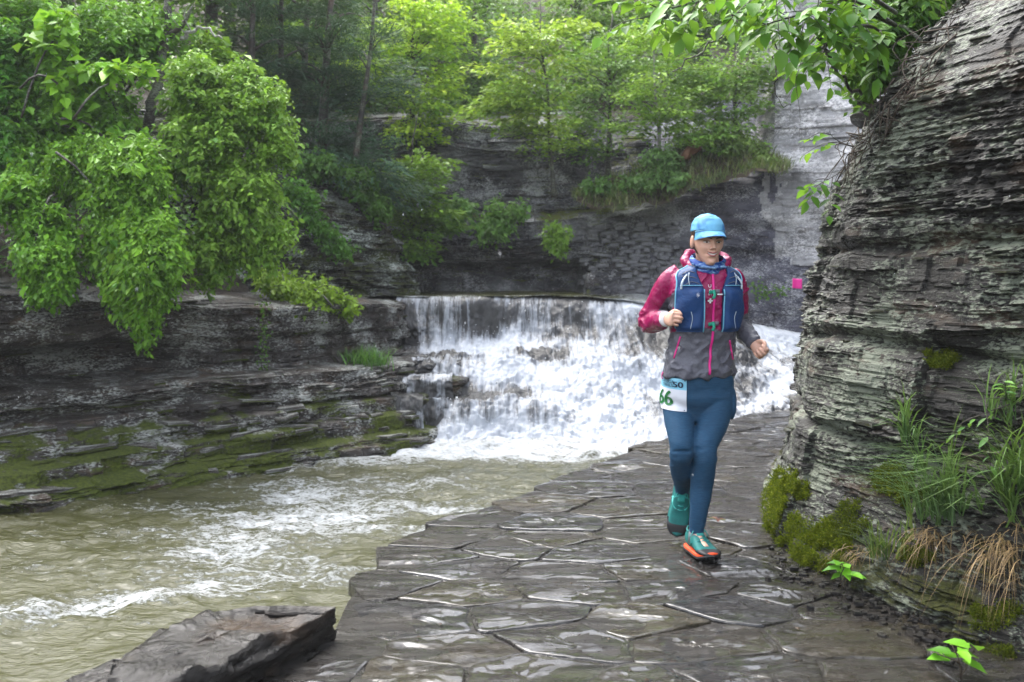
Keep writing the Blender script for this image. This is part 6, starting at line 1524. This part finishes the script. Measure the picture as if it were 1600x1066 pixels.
# hair at the temples and behind, under the cap
def headshell(zs, th0, th1, sc, nu_=36, droop=None):
    zz = np.array([h[0] for h in hs_]); g = []
    for zv in zs:
        a, b, c = (np.interp(zv, zz, [h[i] for h in hs_]) for i in (1, 2, 3)); row_ = []
        for tt in np.linspace(th0, th1, nu_): row_.append((a * sc * math.sin(tt), c + b * sc * math.cos(tt), zv))
        g.append(row_)
    return np.array(g)
g = headshell(np.linspace(-.062, .07, 16), 1.42, 2 * math.pi - 1.42, 1.035); g[:, :, 0] += .002 * np.sin(np.arange(36) * 1.9)[None]
hv = HW(g.reshape(-1, 3)); hi = HW(headshell(np.linspace(-.062, .07, 16), 1.42, 2 * math.pi - 1.42, .97).reshape(-1, 3)); FF = grid_faces(16, 36)
part('hair', [(np.concatenate([hv, hi]), np.concatenate([FF, FF[:, ::-1] + len(hv)]))] + [tube_vf(HW(bez([(s * .070, .026, .05), (s * .0715, .022, .03), (s * .071, .016, .012)], 8)), [.006, .006, .0055, .005, .0045, .004, .003, .001], 8, .009, hint=(1, 0, 0)) for s in (-1, 1)], M['hair'])
# cap
n = NT('cap_blue'); M['cap'] = n.fin(n.mix((.04, .18, .42), (.14, .40, .60), n.ramp(n.noise(16, 3, .5, None, 1.2), [(.36, 0), (.62, 1)])), .65, n.bump(n.noise(220, 3), .3, .003), .3)
zc = np.linspace(.036, .1155, 16)
def capring(sc, lift):
    g = headshell(zc, 0, 2 * math.pi, sc, 49); g[:, :, 2] += lift + np.where(np.cos(np.linspace(0, 2 * math.pi, 49)) > 0, .010, -.012)[None] * np.clip((.07 - zc) / .04, 0, 1)[:, None] * np.abs(np.cos(np.linspace(0, 2 * math.pi, 49)))[None]
    return g
g1 = capring(1.085, .012); g1[-1] = np.array([0, -.01, .131]); g1[-2, :, 2] += .001; g2 = capring(1.05, .008); FF = grid_faces(16, 49)
cap = part('cap', [(HW(np.concatenate([g1.reshape(-1, 3), g2.reshape(-1, 3)])), np.concatenate([FF, FF[:, ::-1] + 16 * 49]))], M['cap'])
br_ = []
for lay in (0, -.0035):
    for v_ in np.linspace(0, 1, 9):
        for u_ in np.linspace(-1, 1, 25):
            th = u_ * 1.22; a, b = .0765, .1035; x0, y0 = a * math.sin(th), -.003 + b * math.cos(th)
            ln2 = .062 * (1 - abs(u_) ** 2.6); yy = y0 + ln2 * v_; zz2 = .054 - .022 * v_ * (1 - .3 * u_ ** 2) - .022 * u_ ** 2 * (.6 + .9 * v_) + lay
            br_.append((x0 * (1 + .04 * v_), yy, zz2))
FF = grid_faces(9, 25); part('cap_brim', [(HW(br_), np.concatenate([FF, FF[:, ::-1] + 225]))], M['cap'], cap)
sea = [HW((.079 * math.sin(t) , -.003 + .1055 * math.cos(t), .0555 - .022 * (t / 1.22) ** 2 * .6)) for t in np.linspace(-1.22, 1.22, 24)]
part('cap_seam', [tube_vf(np.array(sea), .0016, 5)], M['trim'], cap)
# neck gaiter
n = NT('gaiter_blue'); M['gaiter'] = n.fin(n.mix((.010, .05, .24), (.30, .50, .72), n.ramp(n.noise(1.0, 5, .6, n.map((20, 20, 60)), 1.5), [(.50, 0), (.66, 1)])), .7, n.bump(n.noise(60, 4), .5, .006), .3)
gr = []
for lay, dd_ in ((0, 0), (1, -.006)):
    for v_ in np.linspace(0, 1, 14):
        for a in np.linspace(0, 2 * math.pi, 48, endpoint=False):
            fr = math.cos(a); rr = .076 + .010 * math.sin(v_ * 3.1) + .005 * math.sin(v_ * 13 + a * 2) + dd_
            c = PX(1106, 426 - 21 * v_ , 4.802) + np.array([0, .02 * (1 - v_), 0])
            gr.append(c + np.array([rr * 1.02 * math.sin(a), -rr * 1.0 * fr, (-.014 * fr - .004) * (1 if v_ > .5 else .6) + .026 * v_ * (1 - fr) * .5]))
FF = grid_faces(14, 48, True); part('neck_gaiter', [(np.array(gr), np.concatenate([FF, FF[:, ::-1] + 14 * 48]))], M['gaiter'])
# ---- trail shoes
M['teal'] = (lambda n: n.fin(n.mix((.006, .085, .085), (.020, .21, .19), n.noise(34, 5, .6)), .6, n.bump(n.voro(320), .4, .002), .3))(NT('teal_mesh'))
M['sole'] = plain('black_rubber', (.014, .014, .016), .5, .4, 120); M['red'] = plain('red_foam', (.72, .075, .02), .5, .3)
M['sock'] = plain('grey_sock', (.22, .22, .23), .9, .1, 300); M['lace'] = plain('teal_lace', (.03, .33, .30), .6)
def shoe(O, X, Zh, mid):
    X = X / np.linalg.norm(X); Zh = np.asarray(Zh, float); Z = Zh - X * (X @ Zh); Z /= np.linalg.norm(Z); Y = np.cross(Z, X); R = np.stack([X, Y, Z], 1)
    T = lambda p: O + 1.10 * np.asarray(p, float) @ R.T
    st = [(-.078, .012, .030, .060), (-.070, .024, .026, .086), (-.045, .032, .024, .100), (-.01, .034, .024, .102), (.025, .036, .024, .096), (.06, .040, .024, .080), (.10, .045, .024, .064), (.14, .046, .024, .054), (.17, .039, .024, .047), (.19, .026, .024, .040), (.198, .008, .026, .032)]
    b = bez([(s[0], s[2], s[3]) for s in st], 34); w = bez([(s[1], 0, 0) for s in st], 34)[:, 0]
    ctr = np.stack([b[:, 0], 0 * w, (b[:, 1] + b[:, 2]) / 2], 1); V, F = tube_vf(ctr, (b[:, 2] - b[:, 1]) / 2, 24, w, hint=(0, 0, 1), power=2.6)
    up = part('shoe', [(T(V), F)], M['teal'])
    q = np.linspace(0, 2 * math.pi, 60, endpoint=False); xo = .060 + .142 * np.cos(q); wo = np.interp(xo, [s[0] for s in st], [s[1] for s in st]) + .006; yo = np.where(np.sin(q) >= 0, 1, -1) * wo * np.minimum(1, np.abs(np.sin(q)) * 3.2)
    def ring(z, k): return np.stack([.06 + (xo - .06) * k, yo * k, np.full(60, z) + .022 * np.clip((xo - .12) / .08, 0, 1) ** 2 + .008 * np.clip((-.03 - xo) / .05, 0, 1)], 1)
    def lay(zs_k): 
        V = np.concatenate([ring(z, k) for z, k in zs_k] + [[[.06, 0, zs_k[0][0]], [.06, 0, zs_k[-1][0]]]]); m = len(zs_k); F = grid_faces(m, 60, True); j = np.arange(60)
        return T(V), np.concatenate([F, np.stack([(j + 1) % 60, j, np.full(60, m * 60), np.full(60, m * 60)], 1), np.stack([(m - 1) * 60 + j, (m - 1) * 60 + (j + 1) % 60, np.full(60, m * 60 + 1), np.full(60, m * 60 + 1)], 1)])
    part('midsole', [lay([(.013, .97), (.015, 1.0), (.019, 1.0), (.024, .96)])], mid, up)
    lugs = []
    for lx in np.linspace(-.06, .18, 11):
        for ly in (-.6, -.2, .2, .6):
            wv = np.interp(lx, [s[0] for s in st], [s[1] for s in st]); c = np.array([lx, ly * wv * 1.3, .001 + .022 * max(0, (lx - .12) / .08) ** 2]); lugs.append(tube_vf(T([c + (0, 0, .006), c + (0, 0, -.003)]), [.007, .0055], 5, hint=X))
    part('sole', [lay([(.003, .96), (.005, 1.03), (.013, 1.03), (.015, .98)])] + lugs, M['sole'], up)
    # rubber toe cap
    tv = V[:34 * 24].reshape(34, 24, 3)[21:].copy(); c = ctr[21:][:, None]; tv = c + (tv - c) * np.array([1.05, 1.17, 1.1]) + np.array([.003, 0, 0]); tv[..., 2] = np.minimum(tv[..., 2], np.interp(ctr[21:, 0], [.07, .13, .16, .2], [.028, .040, .060, .06])[:, None])
    part('toe_cap', [(T(tv.reshape(-1, 3)), grid_faces(13, 24, True))], M['sole'], up)
    part('overlay', [tube_vf(T(bez([(.02, s * .036, .036), (.055, s * .034, .062), (.085, s * .020, .073)], 10)), .0018, 6, .007, hint=(0, 0, 1)) for s in (-1, 1)], M['red'] if 0 else M['lace'], up)
    lac = []
    for k, lx in enumerate((.028, .046, .064, .082)):
        zt_ = np.interp(lx, b[:, 0], b[:, 2]); lac.append(tube_vf(T(bez([(lx, -.020, zt_ - .008), (lx + .006, 0, zt_ + .005), (lx, .020, zt_ - .008)], 8)), .0026, 6))
    for s in (-1, 1): lac.append(tube_vf(T(bez([(.02, 0, .105), (.03, s * .022, .112), (.036, s * .036, .094), (.03, s * .044, .078)], 10)), .0022, 6)); lac.append(tube_vf(T(bez([(.02, 0, .105), (.016, s * .020, .118), (.034, s * .026, .104), (.022, 0, .106)], 12)), .0020, 6))
    part('lace', lac, M['lace'], up)
    part('tongue', [tube_vf(T(bez([(.05, 0, .090), (.025, 0, .104), (.012, 0, .122)], 8)), .005, 10, .019, hint=X, power=3)], M['lace'], up)
    part('collar', [tube_vf(T(np.stack([-.028 + .040 * np.cos(q), .029 * np.sin(q), .100 + .006 * np.cos(q * 2) - .004 * np.cos(q)], 1)), .0055, 8)], M['teal'], up)
    return up
shL_o = np.array([anL[0] - .002, anL[1] + .004, -.001]); shoe(shL_o + dL_ * .0, dL_ + np.array([0, 0, .05]), (0.05, 0.03, 1), M['red'])
uR = np.array([-.10, -.93, .36]); shoe(anR - (uR / np.linalg.norm(uR)) * .085 + np.array([0, 0, .0]), dR_, uR, M['teal'])
for an, kn_, nm in ((anL, knL, 'sock'), (anR, knR, 'sock')):
    d = (an - kn_) / np.linalg.norm(an - kn_); part('sock', [tube_vf([an - d * .03, an + d * .01, an + d * .05], [.031, .037, .036], 20)], M['sock'])
# ------------------------------------------------------------------ rain haze in the gorge
hb = MB()
X0, X1, Y0, Y1, Z0, Z1 = -201, 201, -81, 301, -2.6, 32
V = [(X0, Y0, Z0), (X1, Y0, Z0), (X1, Y1, Z0), (X0, Y1, Z0), (X0, Y0, Z1), (X1, Y0, Z1), (X1, Y1, Z1), (X0, Y1, Z1)]
hzm = bpy.data.materials.new('rain_haze'); hzm.use_nodes = True
nt_h = hzm.node_tree; nt_h.nodes.remove(nt_h.nodes['Principled BSDF'])
pv = nt_h.nodes.new('ShaderNodeVolumePrincipled'); pv.inputs['Color'].default_value = (.93, .96, 1, 1); pv.inputs['Density'].default_value = .0011; pv.inputs['Anisotropy'].default_value = .2
nt_h.links.new(pv.outputs[0], nt_h.nodes['Material Output'].inputs['Volume'])
link('haze', mesh_np('haze', V, [(3, 2, 1, 0), (4, 5, 6, 7), (0, 1, 5, 4), (1, 2, 6, 5), (2, 3, 7, 6), (3, 0, 4, 7)], False, hzm), kind='stuff')
